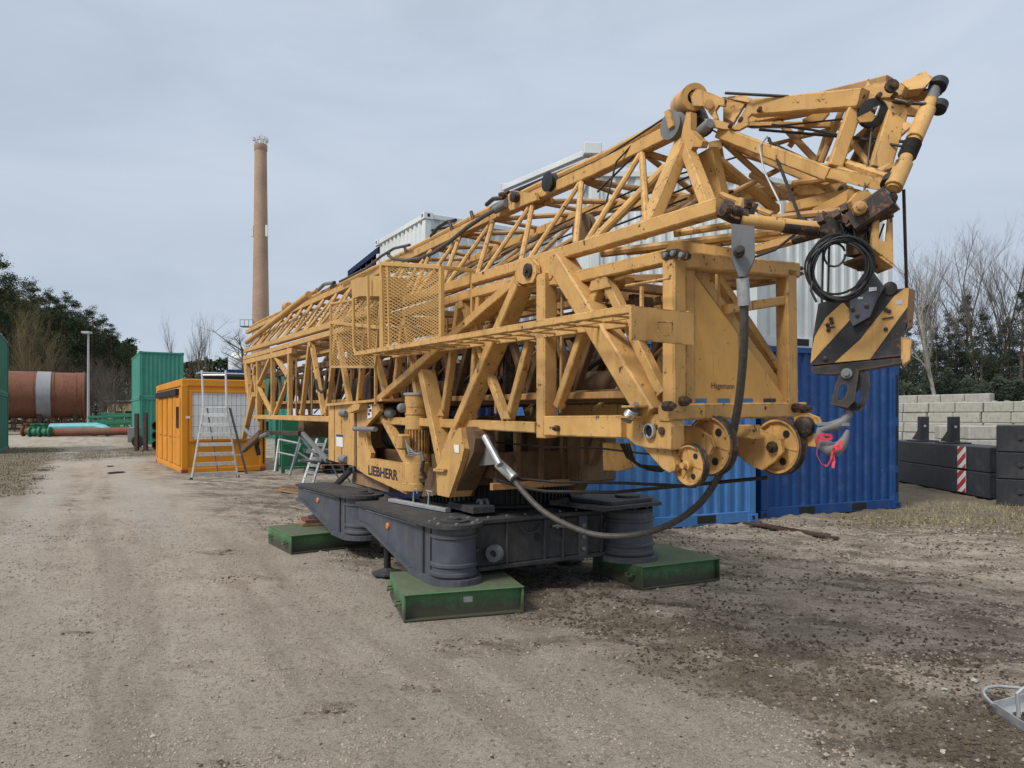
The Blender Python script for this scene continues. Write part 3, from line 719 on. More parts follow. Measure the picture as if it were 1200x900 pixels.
def build_far_left():
    D = 60.0
    ax = V((.87, .49, 0)).normalized(); c1 = W(99.5, 463.5, D+3); c0 = c1-ax*12.5; r = 27/F*(D+2)
    t = thing('rusty_tank', 'big rusty brown cylindrical tank with a bare grey band', 'tank', V(((c0.x+c1.x)/2, D, 0)))
    L = (c1-c0).length
    def along(px):
        k = (px-600)/F; return (k*c0.y-c0.x)/(ax.x-k*ax.y)
    mb = MB(); mb.lathe(c0, ax, [(r*.4, -.6), (r*.85, -.3), (r, 0), (r, L-2.9), (r*.985, L-2.88), (r*.985, L-.75), (r, L-.73), (r, L-.15), (r*1.03, L-.12), (r*1.03, L), (r*.9, L+.15), (r*.5, L+.3)], 40); mb.build('shell', 'rust', t, smooth=True)
    s0, s1 = along(44.5), along(61)
    M['band'] = paint('bare_grey_band', (.24, .25, .265), .6, .6, .4, .8, (.12, .05, .03), (.13, .12, .115))
    mb = MB(); mb.lathe(c0, ax, [(r*1.0, s0-.01), (r*1.012, s0), (r*1.012, s1), (r*1.0, s1+.01)], 40, False); mb.build('band', 'band', t, smooth=True)
    for s in (s0-3.2, s0-.2, s1+.2, L-.6):
        mb = MB(); mb.lathe(c0, ax, [(r, s-.04), (r*1.015, s-.03), (r*1.015, s+.03), (r, s+.04)], 40, False); mb.build('weld_seam', 'rust', t, smooth=True)
    mb = MB(); mb.lathe(c1+ax*.02, ax, [(r*.95, 0), (r*.95, .18), (.5, .2), (.5, .45), (.1, .46)], 28); mb.build('end_flange', 'rusty_bar', t)
    for k in range(4):
        x = c1 - ax*(.7+2.6*k)
        mb = MB(); q = V((x.x, x.y, 0)); mb.box(q, .35, 2.4, x.z-r+.45, ax, .03); mb.build('cradle', 'rusty_bar', t)
    mb = MB(); mb.beam(V((c0.x, c0.y-1.1, .5)), V((c1.x, c1.y-1.1, .5)), .3, .2); mb.beam(V((c0.x, c0.y-1.1, .95)), V((c1.x-.5, c1.y-1.1, .95)), .14, .2); mb.build('skid_beam', 'rusty_bar', t)
    # lamp post
    b = W(103.5, 487, 57); b.z = 0; zt = CH+(HY-391)/F*57
    t = thing('street_lamp', 'thin grey lamp post with a flat lamp head beside the rusty tank', 'street lamp', b)
    mb = MB(); mb.tube([b, b+UZ*1.2, b+UZ*zt], [.13, .11, .07], 10); mb.build('pole', 'steel', t, smooth=True)
    mb = MB(); mb.box(b+UZ*zt+V((0, -.2, 0)), .62, .5, .14); mb.build('lamp_head', 'steel', t)
    mb = MB(); mb.box(b+UZ*(zt-.03)+V((0, -.2, 0)), .45, .36, .035); mb.build('lens', 'signwhite', t)
    # low house
    b = W(135, 487, 78); b.z = 0
    t = thing('low_house', 'low cream flat-roofed house far behind the green steel beams', 'house', b)
    mb = MB(); mb.box(b+V((1.6, 1.5, 0)), 5.2, 3, 3.1); mb.build('wall', 'cream', t)
    mb = MB(); mb.box(b+V((1.6, 1.5, 3.1)), 5.5, 3.3, .16); mb.build('roof', 'steel', t)
    for x in (.35, 1.6):
        w = MB().box(b+V((x, -.03, .9)), .95, .06, 1.2).build('window', 'glass', t)
        MB().box(b+V((x, -.05, .82)), 1.05, .1, .08).build('sill', 'steel', w)
    # green steel beams
    for k, (x0, x1, yy, z, tilt) in enumerate(((103, 165, 489, 0, 0), (125, 165, 497, 1, 0), (108, 150, 494, 2, .4), (118, 165, 485, 3, -.3))):
        a = W(x0, yy, 56+k); bb = W(x1, yy-2+k, 56.5+k)
        t = thing('steel_truss_beam', ['green lattice beam, longest of the pile left of the teal containers', 'green lattice beam at the foot of the pile left of the teal containers', 'short green lattice beam leaning in the pile left of the teal containers', 'green lattice beam on top of the pile left of the teal containers'][k], 'beam', V(((a.x+bb.x)/2, a.y, 0)), 'green beams piled beyond the road')
        MB().beam(a, bb, .16, .2).build('chord', 'rackgreen', t); MB().beam(a-UZ*.5, bb-UZ*.5, .14, .2).build('chord', 'rackgreen', t)
        mb = MB(); n = 7
        for i in range(n):
            p, q = a.lerp(bb, i/n), a.lerp(bb, (i+1)/n)
            mb.beam(p-UZ*.5 if i % 2 else p, q if i % 2 else q-UZ*.5, .07, .07)
        mb.build('lattice', 'rackgreen', t)
        for s in (.12, .88):
            q = a.lerp(bb, s); q2 = V((q.x, q.y, 0)); MB().box(q2, .35, .5, max(.1, q.z-.6)).build('bearer', 'rusty_bar', t)
    # pipes
    a, b = W(60, 501.5, 55), W(112, 500.5, 55)
    o = MB().tube([a, b, b+V((.7, -.1, -.15)), b+V((1.2, -.2, -.45))], .36, 14).build('turquoise_pipe', 'teal_pipe', None, V((a.x, a.y, 0)), smooth=True)
    tag(o, 'thick turquoise pipe with a bent end lying below the rusty tank', 'pipe')
    a, b = W(55, 507, 53.5), W(158, 505, 53.5)
    o = MB().tube([a, b], .3, 14).build('rusty_pipe', 'rust', None, V((a.x, a.y, 0)), smooth=True)
    tag(o, 'long rust-brown pipe on the far road edge', 'pipe')
    for k, px in enumerate((32, 40, 46, 52)):
        c = onZ(px, 512 if k % 2 else 511.4); c.z = 0
        mb = MB(); mb.lathe(c+V((-.35, 0, .38)), V((1, .1, 0)), [(.38, 0), (.38, .1), (.2, .16), (.3, .34), (.3, .5), (.2, .62), (.38, .68), (.38, .78)], 12)
        mb.lathe(c+V((.02, .0, .5)), UZ, [(.16, 0), (.16, .4), (.28, .42), (.28, .5)], 10)
        o = mb.build('pipe_valve', 'rackgreen' if k != 0 else 'rust', None, c, smooth=True)
        tag(o, 'rusty valve body lying left of the green valves' if k == 0 else 'green valve body lying on the road edge below the rusty tank', 'valve', None if k == 0 else 'green valves by the road')
    # black pipe rack by the teal container
    c = onZ(166, 528); c.z = 0
    for k, dx in enumerate((-.22, .18)):
        o = MB().box(c+V((dx, 0, 0)), .16, .16, 1.75 if k else 1.7).build('steel_post', 'rusty_bar', None, c)
        tag(o, ['dark rusty post left of the black pipe stack', 'dark rusty post holding the black pipe stack'][k], 'post')
    n = 0
    for row in range(3):
        for col in range(2):
            q = c+V((.52+.42*col, .3, .24+.44*row))
            mb = MB(); mb.lathe(q, V((-.12, 1, 0)), [(.14, .02), (.16, 0), (.21, 0), (.21, 2.5), (.16, 2.5)], 18, False)
            o = mb.build('black_pipe', 'black', None, q, smooth=True)
            tag(o, 'black plastic pipe stacked between the teal container and the site office', 'pipe', 'black pipes in a stack'); n += 1
    c2 = onZ(158, 524)
    t = thing('cable_drum', 'small grey cart with a black wheel at the teal container foot', 'cart', c2)
    MB().box(c2+UZ*.25, .55, .4, .75).build('body', 'grey_cast', t)
    MB().lathe(c2+V((.25, -.25, .3)), V((0, 1, 0)), [(.1, 0), (.3, .02), (.3, .14), (.1, .16)], 16).build('wheel', 'black', t)
PUD = [((50, 551), .22), ((45, 561), .20), ((129, 546.5), .16), ((136.5, 554), .30)]
def build_puddles():
    for k, ((px, py), r) in enumerate(PUD):
        c = onZ(px, py); mb = MB(); rnd = random.Random(k)
        n = 26; ring = []
        for i in range(n):
            a = 2*math.pi*i/n; rr = r*(1+.18*math.sin(2*a+k)+.1*rnd.uniform(-1, 1))
            ring.append(V((c.x, c.y, .012)) + EA*rr*1.1*math.cos(a) + EB*rr*.75*math.sin(a))
        mb.add(ring, [tuple(range(n))])
        o = mb.build('puddle', 'puddle', None, V((c.x, c.y, 0))); tag(o, kind='structure')
m_, nt_, N_, L_, B_ = nmat('puddle_water'); B_.inputs['Base Color'].default_value = (.03, .026, .02, 1); B_.inputs['Roughness'].default_value = .04
M['puddle'] = m_

def build_right():
    # concrete block wall: individual blocks copied from one
    mb = MB(); mb.box(V((0, 0, 0)), 1.49, .6, .578, ch=.07)
    for s in (-.31, .31): mb.box(V((s, 0, .578)), .22, .22, .05, ch=.3)
    o0 = mb.build('concrete_block', 'concrete', None)
    mb = MB(); mb.box(V((0, 0, 0)), 1.49, .6, .578, ch=.07)
    plain = mb.build('concrete_block', 'concrete', None)
    d = V((.485, -.875, 0)); n = UZ.cross(d)
    start = W(1046, 487, 44.6); start.z = 0; ang = math.atan2(d.y, d.x)
    first = True; rnd = random.Random(5)
    rows = ['bottom', 'second', 'third', 'top']
    def put(src, loc, a, lab, grp):
        nonlocal_first = src.get('label') is None
        o = src if nonlocal_first else src.copy()
        if not nonlocal_first: COL.objects.link(o)
        o.location = loc; o.rotation_euler = (0, 0, a)
        tag(o, lab, 'concrete block', grp)
        o.scale = (1, 1, 1)
        return o
    for r in range(4):
        for k in range(9):
            loc = start + d*(1.53*k + (.10 if r % 2 else 0) + .03*rnd.random()) + UZ*(.597*r) + n*rnd.uniform(-.04, .04)
            src = o0 if r == 3 and k > 1 else plain
            put(src, loc, ang+rnd.uniform(-.012, .012)+(math.pi if rnd.random() < .5 else 0), 'pale concrete block in the %s row of the yard wall' % rows[r], 'blocks of the %s wall row' % rows[r])
    st2 = W(1040, 487, 50); st2.z = 0
    for k in range(5):
        for r in range(5):
            put(plain, st2 + d*(1.53*k) + UZ*(.60*r)+n*rnd.uniform(-.05, .05), ang, 'brown stained concrete block of the taller wall behind', 'blocks of the rear wall')
    for k in range(2):
        loc = W(1120+k*34, 487, 30.5-k*.6); loc.z = 0
        for r in range(2 if k == 0 else 2):
            put(plain, loc+UZ*.597*r, ang*.15, 'pale concrete block standing alone before the yard wall', 'blocks before the wall')
    # ballast beams with marker boards
    near = onZ(1159, 586); far = near + V((.35, 4.6, 0)); dv = (far-near).normalized(); wv = UZ.cross(dv)*-1
    for k in range(2):
        a = near+UZ*(.02+.492*k); mb = MB()
        L = 4.6
        mb.box(a+dv*(L/2)+wv*.35, L, .7, .482, dv, .03)
        o = mb.build('ballast_beam', 'ballast', None, a); tag(o, ['long black ballast beam, lower of two, behind the striped boards', 'long black ballast beam, upper of two, with brackets on top'][k], 'counterweight')
        # marker board
        pc = near + dv*1.05 - wv*.012
        zb = .06 + .485*k
        mb = MB(); W_, H_ = .30, .43
        def B3(u, v, off): return pc + dv*(-u) + UZ*(zb+v) - wv*off
        mb.plate([B3(0, 0, 0), B3(W_, 0, 0), B3(W_, H_, 0), B3(0, H_, 0)], -wv*.008)
        mb.mi = 1
        for q in range(-1, 3):
            v0 = q*.24
            poly = [(0, v0), (W_, v0+.22), (W_, v0+.34), (0, v0+.12)]
            # clip vertically
            def clip(poly, lo, hi):
                for bound, keep in ((lo, 1), (hi, -1)):
                    out = []
                    for i in range(len(poly)):
                        p, q2 = poly[i], poly[(i+1) % len(poly)]
                        ip, iq = keep*(p[1]-bound) >= 0, keep*(q2[1]-bound) >= 0
                        if ip: out.append(p)
                        if ip != iq:
                            f = (bound-p[1])/(q2[1]-p[1]); out.append((p[0]+(q2[0]-p[0])*f, bound))
                    poly = out
                    if not poly: return []
                return poly
            pl = clip(poly, 0, H_)
            if len(pl) > 2: mb.plate([B3(u, v, .0085) for u, v in pl], -wv*.002)
        o = mb.build('marker_board', ['signwhite', 'signred'], None, pc)
        tag(o, ['red and white striped board on the lower black ballast beam', 'red and white striped board on the upper black ballast beam'][k], 'marker board')
    for k, sft in enumerate((1.9, 3.2)):
        a = near + dv*sft + wv*.35 + UZ*.998
        t = thing('steel_bracket', ['dark steel bracket on the ballast beam, nearer the striped boards', 'dark steel bracket with a sloping web on the ballast beam beside the blue container'][k], 'bracket', a)
        MB().box(a, .14, .20, .58, dv, .05).build('upright', 'ballast', t)
        MB().box(a+dv*.02, .5, .5, .03, dv, .05).build('foot_plate', 'ballast', t)
        MB().plate([a+dv*.07+UZ*.03, a+dv*.55+UZ*.03, a+dv*.07+UZ*.42], wv*.03).build('web', 'ballast', t)
        MB().lathe(a-dv*.075+UZ*.36, -dv, [(.03, 0), (.03, .012)], 10).build('bolt', 'steel', t)
    ex = V((.82, -.57, 0)).normalized(); ey = UZ.cross(ex); p = onZ(1167.5, 592)
    for k in range(3):
        mb = MB(); mb.box(p+ex*1.0+ey*.9+UZ*(.005+.478*k), 2.0, 1.8, .462, ex, .02)
        o = mb.build('ballast_block', 'ballast', None, p+UZ*.478*k)
        for lx in (.35, 1.65):
            mb = MB(); mb.lathe(p+ex*lx-ey*.004+UZ*(.25+.478*k), -ey, [(.05, 0), (.05, .012), (.03, .014), (.03, .03)], 12); mb.build('lifting_lug', 'ballast', o)
        tag(o, ['black ballast block, lowest of the stack at the right edge', 'black ballast block, middle of the stack at the right edge', 'black ballast block, top of the stack at the right edge'][k], 'counterweight', 'black ballast blocks at the right edge')
    # flat bars on the ground
    for k in range(2):
        a, b = onZ(872+k*14, 612.5+k*.8, .03), onZ(972+k*9, 627.5+k*3.5, .03)
        o = MB().beam(a, b, .07, .035).build('steel_bar', 'rusty_bar', None, (a+b)/2)
        tag(o, ['rusty flat bar on the mud before the containers, the longer one in front', 'rusty flat bar on the mud, just behind a longer bar'][1-k], 'bar')
    # galvanised tray
    c = onZ(1196, 842)
    t = thing('metal_tray', 'shallow galvanised tray with a round rim hoop and bent handle', 'tray', c)
    R = .0
    q = lambda px, py, z=.0: onZ(px, py, z)
    poly = [q(1163, 825, .05), q(1212, 858, .05), q(1290, 850, .05), q(1265, 818, .05), q(1200, 815, .05)]
    MB().plate([V((v.x, v.y, .012)) for v in poly], UZ*.006).build('bottom', 'steel', t)
    mb = MB()
    for i in range(len(poly)):
        a, b = poly[i], poly[(i+1) % len(poly)]
        mb.plate([V((a.x, a.y, .008)), V((b.x, b.y, .008)), V((b.x, b.y, .062)), V((a.x, a.y, .062))], (V((c.x+.3, c.y, 0))-V((a.x, a.y, 0))).normalized()*.006)
    mb.build('side_wall', 'steel', t)
    hoop = [q(1164, 826, .07), q(1155, 817, .08), q(1152, 811, .085), q(1156, 806, .085), q(1168, 804, .085), q(1192, 806, .08), q(1225, 810, .075)]
    MB().tube(hoop, .009, 8).build('hoop', 'steel', t, smooth=True)
    h0 = q(1194, 840, .06); MB().tube([h0, h0+UZ*.12+V((-.01, 0, 0)), h0+UZ*.145+V((.02, 0, 0)), h0+UZ*.15+V((.10, -.02, 0))], .010, 10).build('handle', 'steel', t, smooth=True)

def build_behind_crane():
    # green pallet racks, trestles and a leaning ladder seen below the lattice mast
    base = onZ(318, 556); ex = V((.86, .5, 0)).normalized(); ey = UZ.cross(ex)
    for k in range(2):
        o = base + ey*(.2+1.1*k) + ex*(.35+1.6*k)
        t = thing('green_rack', ['green steel post rack nearer the yellow site office', 'green steel post rack nearer the crane cabinet'][k], 'rack', o)
        for x in (0, .9, 1.8):
            for y in (0, .8):
                MB().box(o+ex*x+ey*y, .09, .09, 1.55, ex).build('post', 'rackgreen', t)
        for z in (.15, .8, 1.5):
            MB().beam(o+UZ*z-ey*.05, o+ex*1.8+UZ*z-ey*.05, .1, .05).build('rail', 'rackgreen', t)
            MB().beam(o+UZ*z+ey*.85, o+ex*1.8+UZ*z+ey*.85, .1, .05).build('rail', 'rackgreen', t)
        MB().plate([o+ey*.4+UZ*.2, o+ey*.4+ex*1.8+UZ*.2, o+ey*.4+ex*1.8+UZ*1.5, o+ey*.4+UZ*1.5], ey*.02).build('panel', 'rackgreen', t)
    # grey trestle frames
    for k, (pts, lab) in enumerate((([(322, 553), (327, 515), (352, 520), (339, 557)], 'pale grey trestle frame leaning on the green rack'), ([(340, 556), (352, 512), (376, 541), (350, 540)], 'pale grey bent trestle frame lying against the trestle beside it'))):
        t0 = 16.5-.9*k
        P = [W(x, y, t0 + (0.5 if i in (1, 2) else 0)) for i, (x, y) in enumerate(pts)]
        for p in (P[0], P[3]): p.z = max(p.z, .03)
        t = thing('trestle', lab, 'trestle', V((P[0].x, P[0].y, 0)))
        for i in range(3): MB().tube([P[i], P[i+1]], .026, 8).build('tube', 'dull_alu', t, smooth=True)
        MB().tube([P[0].lerp(P[1], .6), P[3].lerp(P[2], .6)], .022, 8).build('tube', 'dull_alu', t, smooth=True)
    t = thing('leaning_ladder', 'grey aluminium stepladder under the crane mast beside the cabinet', 'ladder', onZ(358, 566))
    a0, a1 = onZ(355, 566, .02), onZ(366, 568, .02); b0, b1 = W(372, 514, a0.y+.5), W(383, 514, a1.y+.5)
    for a, b in ((a0, b0), (a1, b1)): MB().beam(a, b, .06, .03).build('stile', 'dull_alu', t)
    for k in range(6): MB().beam(a0.lerp(b0, (k+.6)/6.5), a1.lerp(b1, (k+.6)/6.5), .025, .07).build('tread', 'dull_alu', t)
    for s, e in ((b0, a0+V((.75, .5, 0))), (b1, a1+V((.75, .5, 0)))): MB().beam(s, e, .05, .025).build('rear_stile', 'grey_cast', t)
    # pallets and planks
    for k in range(5):
        c = onZ(348, 560) + UZ*(.13*k) + V((.3*(k % 2), 1.2, 0)); c.z = .005+.135*k
        mb = MB()
        for i in range(6): mb.beam(c+ey*(.16*i)+UZ*.10, c+ey*(.16*i)+ex*1.2+UZ*.10, .1, .02)
        for i in range(3): mb.beam(c+ex*(.05+.55*i)+UZ*.045, c+ex*(.05+.55*i)+ey*.8+UZ*.045, .08, .085, UZ)
        o = mb.build('pallet', 'wood' if k % 2 else 'grey_cast', None, c); tag(o, 'weathered pallet in the stack behind the stepladder', 'pallet', 'pallets behind the stepladder')
    for k in range(3):
        a, b = onZ(326+4*k, 574-2.2*k, .02+.03*k), onZ(372+6*k, 581-3*k, .02+.03*k)
        o = MB().beam(a, b, .16, .028).build('wooden_plank', 'wood', None, (a+b)/2)
        tag(o, ['pale wooden plank on the ground behind the rear outrigger, nearest the road', 'pale wooden plank lying on another plank behind the rear outrigger', 'topmost pale wooden plank behind the rear outrigger'][k], 'plank')
# ================================================================== THE CRANE
# scale sx from photo; every member is placed in the crane's own frame (a along, b across, z up)
def build_pads():
    specs = [((473, 730), (614, 718), (451, 700), .215, 'green steel support pad with pale sticker, nearest the camera under the front outrigger'),
             ((752, 692), (844, 680), (682, 672), .215, 'green steel support pad under the right-hand outrigger drum, near the light blue container'),
             ((341, 650), (430, 640), (320, 633), .215, 'green steel support pad under the rear outrigger, partly hidden by the chassis')]
    for k, (pc, pr, pl, h, lab) in enumerate(specs):
        c = onZ(*pc); ex = (onZ(*pr)-c); w = ex.length; ex.normalize()
        ey = UZ.cross(ex); d = max(.84, (onZ(*pl)-c).dot(ey))
        if k == 2: w = .98; d = .9
        t = thing('support_pad', lab, 'support pad', c + ex*w/2 + ey*d/2)
        PADS.append(((c+ex*w/2+ey*d/2).x, (c+ex*w/2+ey*d/2).y, .62))
        P = lambda x, y, z: c + ex*x + ey*y + UZ*z
        MB().box(P(w/2, d/2, h-.016), w, d, .016, ex, .2).build('top_plate', 'padtop', t)
        MB().box(P(w/2, d/2, 0.002), w, d, .016, ex, .2).build('base_plate', 'padgreen', t)
        for x in (.008, w-.008):
            MB().box(P(x, d/2, .018), .016, d-.002, h-.034, ex, .1).build('side_plate', 'padgreen', t)
        for y in (.06, d-.06):
            MB().box(P(w/2, y, .018), w-.033, .012, h-.034, ex, .1).build('web_plate', 'padgreen', t)
        MB().tube([P(.0, .0, h-.004), P(w, .0, h-.004)], .007, 6).build('edge_bead', 'padgreen', t)
        for y in (.16, d-.16):
            MB().tube([P(-.002, y-.045, .12), P(-.035, y-.045, .12), P(-.04, y-.02, .10), P(-.04, y+.02, .10), P(-.035, y+.045, .12), P(-.002, y+.045, .12)], .011, 7).build('lifting_handle', 'padgreen', t, smooth=True)
        if k == 0:
            MB().box(P(w*.535, .053, .108), .075, .002, .045, ex, .02).build('sticker', 'steel', t)

def build_crane():
    K = thing('mobile_crane', 'ochre yellow lattice boom crane folded for transport on a blue-grey outrigger chassis', 'crane', C0)
    def P_(name, mb, mat='ochre', par=None, smooth=False): return mb.build(name, mat, par or K, smooth=smooth)
    def B(a, b, w, d, ax=EB, ch=.1): return MB().beam(a, b, w, d, ax, ch)
    far = EB*(FB-NB)
    # ---------------------------------------------------------------- chassis
    def cyl(c, z0, z1, r, n=28): return MB().lathe(V((c.x, c.y, 0)), UZ, [(r, z0), (r, z1)], n)
    zt = .70
    FD, RD, PD, QD = Lc(1.62, -.98, 0), Lc(-.82, -.94, 0), Lc(1.615, .90, 0), Lc(-.5, .9, 0)
    ch_ = P_('chassis_frame', B(Lc(1.370, -.9, .475), Lc(1.370, .85, .475), .42, .37, UZ, .04), 'undergrey_dark')  # front cross beam, its shade put into the darker paint
    for a, b, w in ((Lc(-.45, -.8, .45), Lc(-.45, .85, .45), .4), ):
        P_('cross_beam', B(a, b, .42, w, UZ, .04), 'undergrey', ch_)
    for b in (-.42, .42): P_('long_beam', B(Lc(-.3, b, .47), Lc(1.3, b, .47), .36, .3, UZ, .04), 'undergrey_dark', ch_)
    # flanges of the front cross beam
    P_('flange', B(Lc(1.340, -.75, .685), Lc(1.340, .72, .685), .56, .035, UZ, .1), 'undergrey_dark', ch_)
    P_('flange', B(Lc(1.340, -.75, .278), Lc(1.340, .72, .278), .54, .035, UZ, .1), 'undergrey_dark', ch_)
    fb = P_('splice_plate', MB().box(Lc(1.590, .38, .26), .10, .02, .4, EB, .1), 'undergrey', ch_)
    for z in (.35, .46, .57): P_('bolt', MB().lathe(Lc(1.603, .38, z), EA, [(.022, 0), (.022, .018), (.012, .02)], 6), 'grey_cast', fb)
    P_('access_hole', MB().lathe(Lc(1.582, -.12, .50), EA, [(.035, 0), (.035, .004)], 16), 'dark', ch_)
    mb = MB(); mb.lathe(Lc(1.586, .08, .585), EA, [(.02, 0), (.02, .03)], 8); mb.tube([Lc(1.605, .03, .59), Lc(1.610, .1, .585), Lc(1.610, .16, .575)], .012, 6)
    P_('grease_fitting', mb, 'grey_cast', ch_)
    # outrigger arms
    def arm(drum, end, near, zend=(.50, .70), zmid=.46, dark=False):
        d = (end-drum); L = d.length; d.normalize(); s = UZ.cross(d)          # s points to one side
        if s.dot(EB) > 0: s = -s
        m1 = 'undergrey'
        rd = .245 if drum == PD else .185
        o = P_('outrigger_arm', MB().plate([drum+d*.1+s*.17+UZ*.26, drum+d*(L*.28)+s*.17+UZ*.26, drum+d*(L*.84)+s*.17+UZ*(zmid+.06), drum+d*L+s*.17+UZ*(zend[0]+.03), drum+d*L+s*.17+UZ*(zt-.02), drum+d*.1+s*.17+UZ*(zt-.02)], -s*.34), m1)
        P_('drum', cyl(drum, .268, zt-.02, rd, 32), m1, o, True)
        mb = MB(); 
        for z in (.275, .35, .585): mb.lathe(V((drum.x, drum.y, 0)), UZ, [(rd+.001, z), (rd+.013, z+.008), (rd+.013, z+.03), (rd+.001, z+.038)], 32)
        P_('drum_ring', mb, m1, o, True)
        # lower flange follows the tapered underside
        w = .40
        low = [drum+d*(L*.27)+UZ*.235, drum+d*(L*.84)+UZ*(zmid+.025), drum+d*(L+.02)+UZ*(zend[0]-.005)]
        for p, q in ((low[0], low[1]), (low[1], low[2])): P_('lower_flange', MB().plate([p+s*w/2, q+s*w/2, q-s*w/2, p-s*w/2], UZ*.032), m1, o)
        ring = lambda r, z, l2: [drum+UZ*z + (-d*math.cos(t)+s*math.sin(t))*r for t in [math.pi*(-.5+i/12) for i in range(13)]] + [drum+d*l2+s*w/2+UZ*z, drum+d*l2-s*w/2+UZ*z]
        P_('base_plate', MB().plate(ring(rd+.05, .213, L*.275), UZ*.05), m1, o)
        P_('top_plate', MB().plate(ring(.245, zt-.018, L+.02), UZ*.03), 'undergrey_dark', o)
        mb = MB()
        mb.lathe(V((drum.x, drum.y, 0)), UZ, [(.13, zt+.01), (.13, zt+.028), (.06, zt+.03), (.06, zt+.045)], 20)
        P_('pivot_cap', mb, 'undergrey_dark', o)
        if near:
            c = drum+d*(L*.56)+s*.173+UZ*.565
            rf = P_('reflector', MB().lathe(c, s, [(.032, -.004), (.032, .008), (.026, .014)], 18), 'lamp_orange', o)
            P_('stiffener', MB().beam(drum+d*.22+s*.178+UZ*.26, drum+d*.22+s*.178+UZ*(zt-.03), .03, .012, s), 'undergrey_dark', o)
            P_('conduit', MB().tube([drum+d*.34+s*.178+UZ*.655, drum+d*(L*.86)+s*.178+UZ*.655], .006, 6), 'steel', o)
        # jack at the free end
        j = drum+d*(L*.80)
        mb = MB(); mb.lathe(V((j.x, j.y, 0)), UZ, [(.075, .30), (.075, .5)], 16); P_('jack_cylinder', mb, 'undergrey_dark', o, True)
        zf = .30 if near == 'rear' else .02
        mb = MB(); mb.lathe(V((j.x, j.y, 0)), UZ, [(.035, zf+.02), (.035, .32)], 12); P_('jack_rod', mb, 'black', o, True)
        mb = MB(); mb.lathe(V((j.x, j.y, 0)), UZ, [(.16, zf), (.16, zf+.016), (.08, zf+.04), (.045, zf+.06)], 8); P_('jack_foot', mb, 'undergrey_dark', o)
        return o, d, s, L
    a1, d1, s1, L1 = arm(FD, Lc(-.10, -1.06, 0), 'front')
    a2, d2, s2, L2 = arm(RD, Lc(-2.4, -1.10, 0), 'rear')
    a3, d3, s3, L3 = arm(PD, Lc(1.0, .9, 0)+EB*.0+EA*-.6, None)
    a4, d4, s4, L4 = arm(QD, Lc(-2.2, 1.1, 0), None)
    # lugs on the front drum
    for bb in (-.56, -.50):
        q = Lc(1.270, bb, .715)
        P_('lifting_lug', MB().plate([q-EA*.05, q+EA*.05, q+EA*.05+UZ*.09, q+EA*.025+UZ*.125, q-EA*.025+UZ*.125, q-EA*.05+UZ*.09], EB*.025), 'grey_cast', ch_)
        P_('lug_hole', MB().lathe(q+UZ*.08-EB*.001, -EB, [(.022, 0), (.022, .003)], 12), 'dark', ch_)
    q = Lc(1.700, -.62, .42)
    P_('towing_eye', MB().ring(q-EB*.03, (EB-EA*.6), .032, .072, .06), 'grey_cast', ch_, True)
    P_('eye_bracket', MB().beam(Lc(1.570, -.62, .40), Lc(1.670, -.62, .42), .10, .05, EB), 'undergrey', ch_)
    P_('side_hook', MB().tube([Lc(1.690, .80, .44), Lc(1.750, .80, .47), Lc(1.790, .80, .44), Lc(1.770, .80, .38)], .014, 8), 'steel', ch_, True)
    P_('hose', MB().tube([Lc(1.585, .72, .62), Lc(1.630, .73, .56), Lc(1.620, .74, .47)], .009, 6), 'grey_cast', ch_)
    for bb in (-.45, -.05, .15, .6):
        P_('web_stiffener', MB().box(Lc(1.585, bb, .26), .012, .03, .41, EB, .1), 'undergrey', ch_)
    for dr in (FD, PD):
        for k in range(8):
            a_ = 2*math.pi*k/8+.2; q = V((dr.x+.2*math.cos(a_), dr.y+.2*math.sin(a_), zt+.012))
            P_('cap_bolt', MB().lathe(q, UZ, [(.016, 0), (.016, .014), (.009, .016)], 6), 'grey_cast', ch_)
    for k in range(7):
        q = Lc(1.530, -.6+.19*k, .703); P_('flange_bolt', MB().lathe(q, UZ, [(.013, 0), (.013, .014)], 6), 'grey_cast', ch_)
    P_('hose_loop', MB().tube([Lc(1.600, -.35, .64), Lc(1.650, -.28, .55), Lc(1.640, -.16, .56), Lc(1.600, -.1, .62)], .011, 7), 'black', ch_, True)
    P_('step_plate', MB().box(Lc(1.570, -.82, .44), .16, .10, .02, EB, .1), 'undergrey', ch_)
    P_('tool_tray', MB().box(Lc(1.2, -.6, .735), .5, .22, .06, EA, .05), 'undergrey_dark', ch_)
    P_('chain', MB().tube([Lc(1.630, .46, .62), Lc(1.660, .5, .5), Lc(1.640, .58, .48), Lc(1.620, .64, .6)], .012, 6), 'rusty_bar', ch_, True)
    # wide deck plates above the right drum
    mb = MB(); dk = [Lc(1.95, .35, .742), Lc(1.30, .2, .742), Lc(.75, .55, .742), Lc(.9, 1.2, .742), Lc(1.5, 1.33, .742), Lc(1.88, 1.1, .742)]
    P_('deck_plate', MB().plate(dk, UZ*.03), 'undergrey_dark', ch_)
    P_('deck_plate', MB().plate([p+UZ*.034+(V((PD.x, PD.y, .742))-p)*.28 for p in dk], UZ*.03), 'undergrey_dark', ch_)
    P_('deck_cap', cyl(PD, .806, .83, .12), 'undergrey_dark', ch_)
    # slewing ring
    R0 = Lc(.42, .12, 0); mb = MB()
    n = 96; 
    mb.lathe(R0, UZ, [(.82, .715), (.82, .745), (.77, .745), (.77, .93), (.84, .93), (.84, .955)], 64)
    for k in range(n):
        a = 2*math.pi*k/n; r_ = V((math.cos(a), math.sin(a), 0)); mb.beam(R0+r_*.78+UZ*.75, R0+r_*.78+UZ*.915, .022, .03, r_, .2)
    P_('slewing_ring', mb, 'black')
